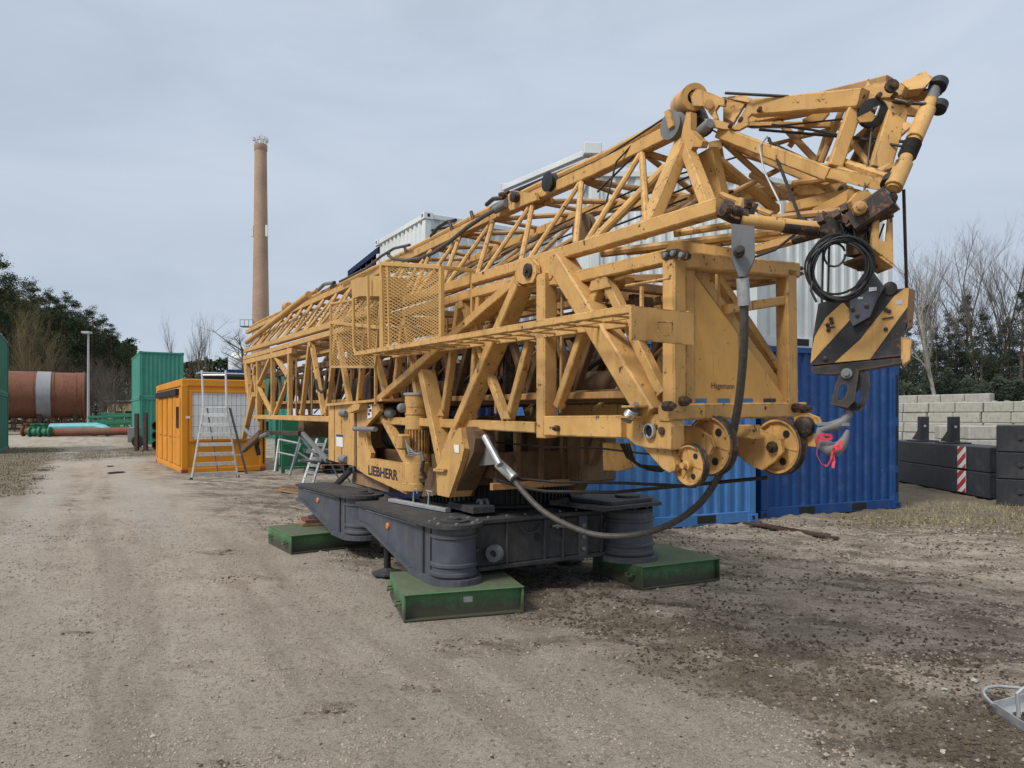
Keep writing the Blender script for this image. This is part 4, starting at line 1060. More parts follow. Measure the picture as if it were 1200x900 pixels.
    # ---------------------------------------------------------------- slewing deck
    dk = P_('slewing_deck', MB().box(Lc(-.3, .02, .957), 3.0, 1.15, .09, EA, .05), 'ochre_grimy_shaded')
    for b in (-.5, .5): P_('deck_beam', B(Lc(-2.3, b, 1.12), Lc(1.55, b, 1.12), .16, .10), 'ochre_grimy_shaded', dk)
    for a in (-1.6, -.4, .5, 1.15): P_('deck_rib', B(Lc(a, -.5, 1.1), Lc(a, .5, 1.1), .12, .06, UZ), 'ochre_grimy_shaded', dk)
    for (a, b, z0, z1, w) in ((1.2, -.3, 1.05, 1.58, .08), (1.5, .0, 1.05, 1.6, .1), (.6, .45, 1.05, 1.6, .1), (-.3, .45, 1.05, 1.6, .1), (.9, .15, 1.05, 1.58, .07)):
        P_('deck_post', MB().box(Lc(a, b, z0), w, w, z1-z0, EA), 'ochre_grimy_shaded', dk)
    p, q = onB(676, 576, .3), onB(704, 515, .3); P_('deck_stay', B(p, q, .10, .10), 'ochre_grimy_shaded', dk)
    P_('deck_housing', MB().box(Lc(.75, .38, 1.0), 2.2, .4, .52, EA, .04), 'ochre_grimy_shaded', dk)
    P_('deck_front', MB().box(Lc(1.55, -.05, .975), .06, 1.0, .30, EA, .04), 'ochre_grimy_shaded', dk)
    P_('deck_edge', MB().beam(Lc(1.62, -.62, .985), Lc(1.62, .62, .985), .05, .06, UZ), 'ochre_shaded', dk)
    for b in (-.35, -.1, .15, .4):
        P_('front_stud', MB().box(Lc(1.60, b, 1.0), .05, .05, .5, EA, .06), 'ochre_grimy_shaded', dk)
    # machinery inside
    P_('winch_drum', MB().lathe(Lc(.6, -.38, 1.30), EB, [(.24, 0), (.24, .04), (.15, .045), (.15, .6), (.24, .605), (.24, .65)], 26), 'greasy', dk, True)
    P_('winch_drum', MB().lathe(Lc(-.55, -.42, 1.36), EB, [(.22, 0), (.22, .04), (.14, .045), (.14, .65), (.22, .66), (.22, .7)], 26), 'greasy', dk, True)
    P_('gearbox', MB().box(Lc(-.1, -.1, 1.05), .5, .45, .5, EA, .12), 'greasy', dk)
    P_('motor', MB().lathe(Lc(-1.1, -.35, 1.35), EA, [(.02, -.3), (.16, -.28), (.16, .1), (.12, .14), (.12, .3)], 20), 'grey_cast', dk, True)
    P_('control_box', MB().box(Lc(-1.5, .15, 1.05), .6, .5, .75, EA, .04), 'greasy', dk)
    P_('control_box', MB().box(Lc(.2, .35, 1.05), .7, .3, .55, EA, .04), 'ochre_grimy_shaded', dk)
    # underside plate right of the deck, rough lower edge
    po = [onB(x, y, .25) for x, y in ((706, 519), (738, 519), (742, 548), (726, 552), (707, 551))]
    P_('skirt_plate', MB().plate(po, EB*.03), 'ochre', dk)
    # side plate with the lettering
    SB = -.80
    po = [onB(x, y, SB) for x, y in ((417, 481), (424, 475), (444, 473), (445, 482), (429, 500), (431, 522), (435, 531), (434, 537), (466, 542), (476, 547), (476, 579), (449, 566.5), (430, 557.5), (418, 549.5))]
    sp_ = P_('side_plate', MB().plate(po, EB*.05), 'ochre')
    p0, p1 = onB(431.5, 555.6, SB), onB(466.5, 563.0, SB); xd = V((p1.x-p0.x, p1.y-p0.y, 0)); wl = xd.length; xd.normalize()
    tx = text_mesh('lettering', 'LIEBHERR', V((p0.x, p0.y, p0.z)), xd, UZ, .150, 'lettering', sp_, .03, 1.0, .003)
    mxx = max((v.co+ORG[sp_.name]-p0).dot(xd) for v in tx.data.vertices); k = wl/mxx
    for v in tx.data.vertices:
        w0 = v.co+ORG[sp_.name]-p0; u = w0.dot(xd); v.co += xd*(u*k-u)
    # sticker (blue-black mark at the top of the plate)
    po = [onB(x, y, SB-.004) for x, y in ((430.5, 474), (436, 473.5), (436, 489), (430.5, 491))]
    dec = P_('decal', MB().plate(po, -EB*.003), 'signwhite', sp_)
    mb = MB()
    for (x0, y0, x1, y1) in ((431.5, 476, 434, 478), (432.5, 479.5, 435.2, 482.5), (431.3, 484, 433.5, 486.5)):
        mb.plate([onB(x, y, SB-.0085) for x, y in ((x0, y0), (x1, y0), (x1, y1), (x0, y1))], -EB*.002)
    P_('decal_mark', mb, 'lettering', sp_)
    # cabinet
    cb = [onB(x, y, SB-.02) for x, y in ((383, 473), (416, 470.5), (416, 547), (400, 543.5), (384, 539.5))]
    cab = P_('cabinet', MB().plate([p+EB*.03 for p in cb], EB*.55), 'ochre')
    for (x0, x1, yt0, yt1, yb0, yb1) in ((385, 391.5, 476, 475.5, 538.5, 540.5), (392.5, 400, 475, 474.5, 541, 542.5), (401, 415, 474, 472.5, 543, 546)):
        po = [onB(x, y, SB-.004) for x, y in ((x0, yt0), (x1, yt1), (x1, yb1), (x0, yb0))]
        P_('door', MB().plate(po, EB*.02), 'ochre', cab)
    P_('cabinet_roof', MB().plate([onB(x, y, SB-.05) for x, y in ((382, 473), (448, 467), (448, 470), (382, 476))], EB*.62), 'ochre', cab)
    P_('label', MB().plate([onB(x, y, SB-.008) for x, y in ((394, 509), (401.5, 509.5), (402, 524), (394.5, 523))], -EB*.002), 'signwhite', cab)
    P_('label_stripe', MB().plate([onB(x, y, SB-.011) for x, y in ((394, 509), (401.5, 509.5), (401.6, 512), (394.1, 511.5))], -EB*.002), 'bluec', cab)
    for (x, y) in ((403.5, 484), (402.5, 538)):
        p = onB(x, y, SB-.02)
        hn = MB().lathe(p-EA*.09, EA, [(.05, 0), (.055, .03), (.055, .15), (.04, .2)], 16); P_('work_lamp', hn, 'grey_cast', cab, True)
    P_('hood', MB().plate([onB(x, y, SB-.01) for x, y in ((414, 481), (424, 473), (432, 473), (430, 480), (418, 484))], -EB*.10), 'ochre', cab)
    P_('door_gap', MB().plate([onB(x, y, SB-.003) for x, y in ((416.4, 482), (417.6, 482), (418, 549), (416.8, 549))], EB*.03), 'dark', cab)
    P_('grab_bar', MB().tube([onB(415, 502.5, SB-.06), onB(440, 503, SB-.06)], .028, 10), 'grey_cast', cab, True)
    P_('drip_stay', MB().beam(onB(384, 578, SB+.02), onB(411, 551, SB+.02), .07, .05, EB), 'black', dk)
    # vertical motor
    def rr(px): return px
    pm = onB(489, 570, -.66); tm = pm.y; rpx = tm/F; zz = lambda y: CH+(HY-y)/F*tm
    base = V((pm.x, pm.y, 0)); r = 14.5*rpx
    prof = [(r*.5, zz(461)), (r*.95, zz(462)), (r, zz(464)), (r, zz(477)), (r*.97, zz(477.5)), (r*.97, zz(484)), (r*1.02, zz(484.5)), (r*1.02, zz(486)), (r*.97, zz(486.5)), (r*.97, zz(503)), (r*.9, zz(504))]
    mo = P_('slewing_motor', MB().lathe(base, UZ, prof, 28), 'ochre', None, True)
    mb = MB(); mb.lathe(base, UZ, [(r*.86, zz(531)), (r*.86, zz(503))], 28)
    for k in range(24):
        a = 2*math.pi*k/24; d_ = V((math.cos(a), math.sin(a), 0)); mb.beam(base+d_*r*.9+UZ*zz(531), base+d_*r*.9+UZ*zz(503.5), .012, .03, d_)
    P_('cooling_ribs', mb, 'ochre', mo)
    P_('motor_foot', MB().lathe(base, UZ, [(r*1.02, zz(531)), (r*1.1, zz(534)), (r*1.1, zz(541)), (r*1.16, zz(542)), (r*1.16, zz(565)), (r*1.25, zz(566)), (r*1.25, zz(574))][::-1], 28), 'ochre', mo, True)
    P_('top_flange', MB().lathe(base, UZ, [(r*1.1, zz(460.5)), (r*1.1, zz(463))], 24), 'steel', mo)
    P_('terminal_box', MB().box(onB(473, 527, -.84)+UZ*0, .13, .12, .16, EA, .15), 'ochre', mo)
    for k in range(5):
        a = onB(475+k*.6, 515+k*3, -.87); P_('cable', MB().tube([a, a+EA*.06-UZ*.06, onB(486+k, 531+k*.4, -.88), onB(495, 531, -.86)], .007, 6), 'grey_cast', mo, True)
    P_('hose', MB().tube([onB(494, 530, -.86), onB(496, 540, -.88), onB(494, 552, -.87), onB(499, 560, -.82)], .02, 8), 'hose', mo, True)
    P_('cable_gland', MB().lathe(onB(472, 478, -.8), EA, [(.035, -.05), (.05, -.04), (.05, .04), (.03, .05)], 14), 'grey_cast', mo, True)
    P_('valve', MB().lathe(onB(458, 484, -.7), EA, [(.035, -.07), (.06, -.05), (.05, .04), (.03, .08)], 14), 'grey_cast', mo, True)
    # bracket plate (triangular, thick)
    po = [onB(x, y, SB-.03) for x, y in ((511, 548), (524, 523), (536, 502), (540, 501), (541.5, 514), (544, 526), (541, 540), (526, 583), (512, 580))]
    bk = P_('mast_bracket', MB().plate(po, EB*.22), 'ochre')
    P_('bracket_loop', MB().plate([onB(x, y, SB+.02) for x, y in ((540, 501), (549, 500), (555, 505), (557, 514), (555, 530), (531, 583), (526, 583), (545, 528), (542, 514))], EB*.2), 'ochre_grimy_shaded', bk)
    P_('bracket_rib', MB().plate([onB(x, y, SB-.035) for x, y in ((511, 548.5), (524, 550), (523, 553), (511, 552))], -EB*.03), 'ochre', bk)
    P_('bracket_tag', MB().plate([onB(x, y, SB-.034) for x, y in ((532, 521), (538, 521.5), (538, 531), (533, 530))], -EB*.002), 'signwhite', bk)
    P_('knee_plate', MB().plate([onB(x, y, SB+.05) for x, y in ((503, 547), (511, 547), (511, 580), (494, 582))], EB*.05), 'ochre_grimy_shaded', bk)
    # ---------------------------------------------------------------- lattice mast (lower, rectangular)
    mast = P_('mast_frame', B(onB(287, 425), onB(345, 411), .10, .09), 'ochre')
    topc = [onB(x, y) for x, y in ((287, 420), (400, 387.5), (520, 355), (598, 333), (672, 327), (786, 301))]
    botc = [onB(x, y) for x, y in ((299, 488.5), (380, 491), (455, 493), (520, 496), (632, 501), (770, 503))]
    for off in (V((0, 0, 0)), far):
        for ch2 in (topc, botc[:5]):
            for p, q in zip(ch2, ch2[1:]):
                P_('chord', B(p+off, q+off, .085, .085), 'ochre' if off.length == 0 else 'ochre_shaded', mast)
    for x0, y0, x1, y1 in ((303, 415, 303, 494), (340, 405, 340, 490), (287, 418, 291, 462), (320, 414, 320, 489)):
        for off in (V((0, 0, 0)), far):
            P_('post', B(onB(x0, y0)+off, onB(x1, y1)+off, .085 if x0 != 320 else .06, .08), 'ochre' if off.length == 0 else 'ochre_shaded', mast)
    br = [((320, 413), (304, 450)), ((320, 413), (338, 441)), ((304, 455), (320, 487)), ((338, 446), (322, 487)),
          ((364, 399), (354, 488)), ((365, 399), (380, 487)), ((395, 391), (383, 487)), ((396, 391), (412, 482)),
          ((430, 383), (419, 487)), ((432, 383), (455, 470)), ((474, 372), (462, 470)), ((476, 372), (494, 490)),
          ((540, 350), (520, 492)), ((542, 350), (594, 492)), ((622, 398), (597, 492)), ((300, 428), (291, 488)),
          ((655, 476), (706, 326)), ((710, 326), (778, 462)), ((563, 345), (553, 492)), ((297, 425), (303, 488))]
    for k_, ((x0, y0), (x1, y1)) in enumerate(br):
        p, q = onB(x0, y0), onB(x1, y1)
        P_('brace', B(p, q, .068, .07), 'ochre', mast)
        P_('brace', B(p+far, q+far, .068, .07), 'ochre_shaded', mast)
        u = p.lerp(q, .06) if k_ % 2 else p.lerp(q, .94)
        if (q-p).length > .5: P_('gusset', MB().plate([u+EA*.07-UZ*.03-EB*.04, u+EA*.03+UZ*.04-EB*.04, u-EA*.03+UZ*.04-EB*.04, u-EA*.07-UZ*.03-EB*.04], -EB*.008), 'ochre', mast)
    # top and bottom lacing between the two sides
    def interp(chain, a):
        pts = [AZ(p) for p in chain]
        for (a0, b0, z0), (a1, b1, z1) in zip(pts, pts[1:]):
            if a0 <= a <= a1: return Lc(a, b0, z0+(z1-z0)*(a-a0)/(a1-a0))
        e = pts[0] if a < pts[0][0] else pts[-1]
        return Lc(a, e[1], e[2])
    a = AZ(topc[0])[0]; k = 0
    while a < 3.6:
        p, q = interp(topc, a), interp(topc, a+.95)
        P_('lacing', MB().beam(p if k % 2 else p+far, q+far if k % 2 else q, .06, .05, UZ), 'ochre_shaded', mast)
        P_('tie', MB().beam(p, p+far, .07, .07, UZ), 'ochre_shaded', mast)
        if a < 1.6:
            p, q = interp(botc, a), interp(botc, a+.95)
            P_('lacing', MB().beam(p if k % 2 else p+far, q+far if k % 2 else q, .06, .05, UZ), 'ochre_shaded', mast)
        a += .95; k += 1
    # second, inner mast section seen through the outer one (telescoped inside)
    inn = P_('inner_mast', B(Lc(-8.4, -.42, 2.42), Lc(3.4, -.42, 2.34), .09, .09), 'ochre_grimy_shaded')
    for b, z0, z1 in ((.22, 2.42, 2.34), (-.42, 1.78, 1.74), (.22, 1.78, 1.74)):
        P_('chord', B(Lc(-8.4, b, z0), Lc(3.4, b, z1), .09, .09), 'ochre_grimy_shaded', inn)
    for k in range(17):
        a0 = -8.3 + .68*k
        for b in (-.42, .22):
            P_('brace', B(Lc(a0, b, 1.8), Lc(a0+.34, b, 2.38), .06, .06), 'ochre_grimy_shaded', inn)
            P_('brace', B(Lc(a0+.34, b, 2.38), Lc(a0+.68, b, 1.8), .06, .06), 'ochre_grimy_shaded', inn)
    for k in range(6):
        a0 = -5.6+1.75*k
        P_('shade_frame', MB().plate([Lc(a0, -.38, 1.74), Lc(a0, .2, 1.74), Lc(a0, .2, 2.44), Lc(a0, .1, 2.44), Lc(a0, .1, 1.84), Lc(a0, -.28, 1.84), Lc(a0, -.28, 2.44), Lc(a0, -.38, 2.44)], EA*.05), 'greasy', inn)  # dark frames added to deepen the shade inside the mast
    P_('shade_panel', MB().plate([Lc(-1.6, .26, 1.70), Lc(2.6, .26, 1.68), Lc(2.6, .26, 2.2), Lc(-1.6, .26, 2.25)], EB*.02), 'greasy', inn)  # dark sheet added so the mast bay reads as shaded
    P_('hydraulic_cylinder', MB().tube([Lc(-3.5, -.1, 1.95), Lc(2.9, -.1, 1.85)], .10, 14), 'ochre_grimy_shaded', inn, True)
    for k in range(7):
        rn = random.Random(k); a0 = -2.5+.75*k
        P_('loose_hose', MB().tube([Lc(a0, -.2, 1.75+.3*rn.random()), Lc(a0+.3, -.3, 1.7+.2*rn.random()), Lc(a0+.7, -.15, 1.9+.4*rn.random())], .02, 6), 'black', inn, True)
    # ---------------------------------------------------------------- main struts and post on the near side (and their twins)
    def strut(name, pts, w, d, b=NB-.04, both=True, mat='ochre'):
        p, q = onB(*pts[0], b), onB(*pts[1], b)
        o = P_(name, B(p, q, w, d), mat)
        if both: P_(name, B(p+far+EB*.08, q+far+EB*.08, w, d), 'ochre_shaded')
        return o
    strut('strut', ((612, 328), (436, 478)), .085, .13)
    strut('strut', ((614, 332), (539, 502)), .09, .16)
    strut('strut', ((500, 436), (524, 548)), .10, .16)
    strut('strut', ((445, 478), (486, 554)), .07, .10)
    strut('strut', ((541, 502), (524, 545)), .09, .18)
    strut('main_post', ((640.5, 322), (640.5, 513)), .115, .12, NB-.03)
    # heavy diagonal
    strut('heavy_diagonal', ((658, 308), (769, 488)), .15, .17, NB-.02)
    # gusset and hinge pin
    po = [onB(x, y, NB-.10) for x, y in ((603, 322), (607, 309), (614, 303), (622, 303), (628, 310), (629, 320), (624, 331), (612, 333), (605, 330))]
    gs = P_('hinge_gusset', MB().plate(po, EB*.035), 'ochre')
    P_('hinge_gusset', MB().plate([p+EA*.17+EB*.05 for p in po], EB*.035), 'ochre')
    c = onB(617, 317, NB-.12)
    P_('pin', MB().lathe(c, EB, [(.02, -.02), (.02, 0), (.055, .0), (.055, .02), (.035, .022), (.035, .26)], 18), 'greasy', gs, True)
    # girder behind the post to the front bracket
    g1 = B(onB(648, 499, NB-.03), onB(740, 500, NB-.03), .145, .16, EB, .06); gd = P_('girder', g1, 'ochre')
    P_('girder', B(onB(660, 481, FB-.1), onB(735, 480, FB-.1), .12, .12), 'ochre')
    P_('girder_bolt', MB().lathe(onB(654.5, 502, NB-.112), -EB, [(.022, 0), (.022, .03), (.012, .032), (.012, .05)], 8), 'greasy', gd)
    po = [onB(x, y, NB-.07) for x, y in ((733, 485), (776, 485), (784, 491), (787, 500), (787, 527), (768, 525), (755, 524), (745, 521), (733, 512))]
    fb = P_('pulley_bracket', MB().plate(po, EB*.10), 'ochre')
    c = onB(762.5, 505, NB-.075)
    P_('bearing_ring', MB().lathe(c, -EB, [(.030, 0), (.046, 0), (.046, .02), (.036, .022)], 24, False), 'steel', fb, True)
    P_('bearing_hole', MB().lathe(c, -EB, [(.036, .002), (.036, .004)], 20), 'dark', fb)
    P_('bracket_boss', MB().lathe(onB(776, 505, NB-.072), -EB, [(.024, 0), (.024, .012)], 14), 'greasy', fb)
    po = [onB(x, y, NB-.03) for x, y in ((752, 522), (782, 512), (792, 545), (791, 551), (784, 554), (776, 549))]
    P_('pulley_arm', MB().plate(po, EB*.05), 'ochre', fb)
    # bolt with spring
    mb = MB(); p, q = onB(735, 493, NB-.16), onB(746, 473, NB-.16); mb.tube([p, p.lerp(q, .18), p.lerp(q, .2), p.lerp(q, .7), p.lerp(q, .72), q], [.028, .028, .036, .036, .018, .018], 14); P_('spring_bolt', mb, 'grey_cast', fb, True)
    mb = MB()
    for k in range(4): mb.lathe(p.lerp(q, .3+.11*k), (q-p), [(.036, -.007), (.041, 0), (.036, .007)], 16)
    P_('spring', mb, 'steel', fb, True)
    for f in (.16, .78):
        P_('spring_plate', MB().plate([p.lerp(q, f)+EA*.06-EB*.05, p.lerp(q, f)+EA*.06+EB*.10, p.lerp(q, f)-EA*.06+EB*.10, p.lerp(q, f)-EA*.06-EB*.05], UZ*.012), 'ochre', fb)
    # pulleys
    def pulley(name, c, R, wd, mat='ochre', rimmat='greasy', holes=3):
        o = P_(name, MB().lathe(c, EB, [(R*.2, -wd*.35), (R*.2, -wd*.2), (R*.8, -wd*.12), (R*.86, -wd*.5), (R*.93, -wd*.5), (R*.93, wd*.5), (R*.86, wd*.5), (R*.8, wd*.12), (R*.2, wd*.2)], 36), mat, None, True)
        P_('rim', MB().lathe(c, EB, [(R*.93, -wd*.5), (R, -wd*.42), (R*.94, 0), (R, wd*.42), (R*.93, wd*.5)], 36, False), rimmat, o, True)
        for k in range(holes):
            a = 2*math.pi*k/holes+.9; P_('lightening_hole', MB().lathe(c+(EA*math.cos(a)+UZ*math.sin(a))*R*.55-EB*wd*.165, -EB, [(R*.13, 0), (R*.13, .004)], 14), 'dark', o)
            a += math.pi/holes; dv_ = EA*math.cos(a)+UZ*math.sin(a)
            P_('web_rib', MB().beam(c+dv_*R*.2-EB*wd*.2, c+dv_*R*.82-EB*wd*.16, .010, .008, EB), mat, o)
        P_('hub', MB().lathe(c-EB*wd*.3, -EB, [(R*.24, 0), (R*.24, .03), (R*.14, .035), (R*.14, .06)], 16), mat, o, True)
        return o
    pulley('pulley', onB(810, 545, NB+.03), 25.5/F*onB(810, 545).y, .05, holes=3)
    c2 = onB(834, 522, -.36); pulley('pulley', c2, 36/F*c2.y, .06, 'ochre', 'greasy')
    c3 = onB(913, 523, -.02); pulley('pulley', c3, 34/F*c3.y, .06)
    po = [onB(x, y, -.10) for x, y in ((838, 499), (880, 499), (902, 508), (916, 515), (917, 530), (908, 541), (893, 551), (878, 545), (860, 530), (845, 524))]
    P_('pulley_cheek', MB().plate(po, EB*.02), 'ochre')
    P_('pulley_cheek', MB().plate([onB(x, y, -.45) for x, y in ((790, 498), (815, 500), (832, 512), (836, 524), (830, 534), (815, 530), (795, 516))], EB*.025), 'ochre')
    P_('pulley_nut', MB().lathe(onB(906, 524, -.105), -EB, [(.035, 0), (.035, .02), (.02, .022), (.02, .04)], 8), 'greasy')
    P_('lower_beam', B(onB(775, 505, -.2), onB(885, 506, -.2), .085, .09), 'ochre')
    # ---------------------------------------------------------------- front frame
    AF = 3.88
    fr = P_('front_frame', MB().beam(onA(778, 483, AF), onA(938, 480, AF), .10, .10, UZ), 'ochre')
    P_('post', MB().beam(onA(790, 306, AF), onA(790, 482, AF), .105, .10, EB), 'ochre', fr)
    P_('post', MB().beam(onA(806, 312, AF+.0), onA(806, 480, AF+.0), .05, .08, EB), 'ochre', fr)
    P_('post', MB().beam(onA(921, 318, AF), onA(923, 480, AF), .10, .10, EB), 'ochre', fr)
    P_('top_beam', MB().beam(onA(795, 306, AF), onA(930, 318, AF), .10, .10, UZ), 'ochre', fr)
    P_('mid_beam', MB().beam(onA(850, 363, AF), onA(920, 352, AF), .06, .06, UZ), 'ochre', fr)
    po = [onA(x, y, AF+.02) for x, y in ((800, 312), (811, 318), (921, 468), (921, 477), (800, 477))]
    fp = P_('front_plate', MB().plate(po, -EA*.015), 'plate_orange', None)
    P_('edge_tube', MB().beam(onA(813, 318, AF-.05), onA(922, 470, AF-.05), .06, .07, EB), 'ochre', fr)
    P_('edge_tube', MB().beam(onA(833, 314, AF-.16), onA(930, 462, AF-.16), .055, .06, EB), 'ochre', fr)
    text_mesh('handwriting', 'Hagemann', onA(833, 455, AF+.02), EB, UZ, .052, 'lettering', fp, 0.0, .92, .0025)
    for k in range(4):
        x = 814+k*27; mb = MB(); mb.plate([onA(x, 467, AF+.0225), onA(x+14, 467, AF+.0225), onA(x+14, 473.5, AF+.0225), onA(x, 473.5, AF+.0225)], EA*.002)
        P_('slot', mb, ('lightblue', 'lightblue', 'lightblue', 'greasy')[k], fp)
    for (x, y) in ((782, 476), (800, 470), (932, 478), (941, 479)):
        P_('frame_bolt', MB().lathe(onA(x, y, AF+.06), EA, [(.03, -.02), (.03, .03), (.016, .032), (.016, .06)], 8), 'greasy', fr)
    for y in (315, 321):
        P_('fork_lug', MB().plate([onA(x, yy, AF) for x, yy in ((925, y-2), (940, y-3), (943, y), (940, y+2), (925, y+1.5))], -EA*.06), 'greasy', fr)
    # forks at the mast tips
    for (x, y) in ((781, 299), (790, 297), (800, 299)):
        P_('mast_fork', MB().plate([onB(x+u, y+v, NB-.05) for u, v in ((-6, -4), (2, -6), (6, -2), (5, 4), (-2, 6), (-6, 3))], EB*.03), 'greasy')
        P_('fork_pin', MB().lathe(onB(x, y, NB-.055), -EB, [(.016, 0), (.016, .02), (.008, .022)], 10), 'grey_cast')
    # hook eye plate at lower right
    po = [onB(x, y, .02) for x, y in ((930, 489), (945, 484), (957, 489), (962, 500), (960, 524), (935, 522))]
    ep = P_('eye_plate', MB().plate(po, EB*.03), 'ochre')
    P_('eye_hole', MB().lathe(onB(955, 502, .018), -EB, [(.026, 0), (.026, .004)], 14), 'bluec', ep)
    P_('swivel', MB().lathe(onB(940, 500, -.02), EB, [(.03, -.02), (.06, 0), (.06, .05), (.04, .06)], 18), 'greasy', None, True)
    # warning plate with handle on the ladder end
    po = [onA(x, y, 4.13) for x, y in ((740, 358), (813, 366), (813, 404.5), (740, 397.5))]
    wp = P_('end_plate', MB().plate(po, -EA*.02), 'ochre')
    MBh = MB().tube([onA(771, 388, 4.14), onA(771, 388, 4.17), onA(771, 377, 4.17), onA(788, 378, 4.17), onA(788, 389, 4.17), onA(788, 389, 4.14)], .005, 6); P_('handle', MBh, 'ochre', wp)
    # ---------------------------------------------------------------- walkway ladder along the near side
    WB0, WB1 = -1.15, -.72
    wk = P_('walkway_ladder', B(onB(417, 415, WB0), onB(741, 362, WB0), .045, .04, EB), 'ochre')
    o0, o1 = onB(417, 415, WB0), onB(741, 362, WB0)
    i0, i1 = o0+EB*(WB1-WB0), o1+EB*(WB1-WB0)
    P_('rail', MB().beam(i0, i1, .045, .04, EB), 'ochre', wk)
    P_('rail', MB().beam(o0.lerp(i0, .5), o1.lerp(i1, .5), .02, .02, EB), 'ochre', wk)
    n = 17
    for k in range(n+1):
        P_('rung', MB().tube([o0.lerp(o1, k/n), i0.lerp(i1, k/n)], .011, 6), 'ochre', wk)
    for x in (735, 700, 830): pass
    # ---------------------------------------------------------------- access cage
    GB = -.98
    cg = P_('access_cage', B(onB(448, 308, GB), onB(448, 411, GB), .05, .05), 'chrome_yellow')
    cor = [(448, 309), (517.5, 313), (517.5, 396), (450, 411)]
    for (p, q) in zip(cor, cor[1:]+cor[:1]): P_('frame_bar', B(onB(*p, GB), onB(*q, GB), .04, .04), 'chrome_yellow', cg)
    P_('frame_bar', B(onB(455, 309, GB), onB(457, 410, GB), .03, .03), 'chrome_yellow', cg)
    def mesh_panel(c4, b, nu, nv, par):
        A, Bq, Cq, D = [onB(x, y, b) if not isinstance(x, V) else x for x, y in c4]
        pt = lambda u, v: A.lerp(Bq, u).lerp(D.lerp(Cq, u), v)
        mb = MB(); r = .0042
        for k in range(-nv, nu):
            # diagonal lines clipped to the unit square
            seg = []
            for i in range(nv+1):
                u, v = (k+i)/nu, i/nv
                if -1e-6 <= u <= 1+1e-6: seg.append((u, v))
            if len(seg) > 1:
                mb.beam(pt(*seg[0]), pt(*seg[-1]), .0065, .005, EB, .1)
                mb.beam(pt(1-seg[0][0], seg[0][1]), pt(1-seg[-1][0], seg[-1][1]), .0065, .005, EB, .1)
        return mb
    P_('mesh_panel', mesh_panel(cor, GB, 13, 25, cg), 'chrome_yellow', cg)
    c2_ = [(388, 352), (446, 338), (446, 430), (388, 430)]
    c2_ = [(388, 356), (447, 346), (440, 430), (388, 430)]
    for (p, q) in zip(c2_, c2_[1:]+c2_[:1]): P_('frame_bar', B(onB(*p, GB+.1), onB(*q, GB+.1), .03, .03), 'chrome_yellow', cg)
    P_('mesh_panel', mesh_panel(c2_, GB+.1, 13, 22, cg), 'chrome_yellow', cg)
    P_('frame_bar', B(onB(388, 378, GB+.1), onB(446, 384, GB+.1), .04, .04), 'chrome_yellow', cg)
    # far faces of the cage (end walls and back frame)
    e0 = onB(517.5, 313, GB); e1 = onB(517.5, 396, GB); D_ = EB*.3
    for p, q in ((e0, e0+D_), (e1, e1+D_), (e0+D_, e1+D_)): P_('frame_bar', MB().beam(p, q, .03, .03, UZ if abs((q-p).z) < .1 else EB), 'chrome_yellow', cg)
    for p in (onB(448, 309, GB), onB(450, 411, GB)): P_('frame_bar', MB().beam(p, p+D_, .03, .03, UZ), 'chrome_yellow', cg)
    P_('guard_rail', MB().tube([onB(414, 350, GB-.03), onB(415, 408, GB-.03), onB(417, 415, GB-.03), onB(423, 417, GB-.03), onB(452, 408, GB-.03)], .018, 8), 'chrome_yellow', cg, True)
    P_('guard_rail', B(onB(431, 323, GB-.02), onB(433, 408, GB-.02), .03, .03), 'chrome_yellow', cg)
    P_('guard_rail', B(onB(440, 420, GB+.1), onB(440, 474, GB+.1), .025, .025), 'chrome_yellow', cg)
    pb = onB(411, 352, -.9); q1 = onB(448, 348, -.9)
    P_('junction_box', MB().plate([onB(x, y, -.95) for x, y in ((411, 329), (421, 325), (446, 323), (446, 347), (421, 347), (413, 350))], EB*.3), 'chrome_yellow', cg)
    # ---------------------------------------------------------------- jib (upper, triangular)
    JT = -.125
    jn = [onB(x, y) for x, y in ((288, 411), (387, 382), (520, 339), (612, 312), (700, 286), (846, 242))]
    jt = [onB(x, y, JT) for x, y in ((290, 389), (310, 379), (440, 321), (544, 270), (625, 232), (700, 199), (786, 156))]
    jf = [onB(x, y, FB) for x, y in ((700, 244), (986, 220))]
    (af0, bf0, zf0), (af1, bf1, zf1) = AZ(jf[0]), AZ(jf[1])
    aR = AZ(jn[0])[0]
    jf = [Lc(aR, FB, zf0-.05), Lc(af0, FB, zf0), jf[1]]
    jib = P_('jib_frame', B(jn[0], jn[1], .09, .09), 'ochre')
    for p, q in zip(jn[1:], jn[2:]): P_('chord', B(p, q, .09, .09), 'ochre', jib)
    for p, q in zip(jf, jf[1:]): P_('chord', B(p, q, .09, .09), 'ochre', jib)
    for p, q in zip(jt, jt[1:]):
        P_('chord', B(p, q, .10, .085), 'ochre', jib)
        P_('rope_rail', MB().tube([p+UZ*.13+EB*.07, q+UZ*.13+EB*.07], .032, 8), 'ochre', jib, True)
    P_('rear_tube', MB().tube([onB(289.5, 401, -.5), onB(362, 345, -.5)], .055, 12), 'ochre', jib, True)
    P_('rear_tube', MB().tube([onB(303, 385, .1), onB(372, 340, .1)], .045, 12), 'ochre', jib, True)
    # tube lacing
    a0 = AZ(onB(625, 238, JT))[0]; st = .74
    k = -15
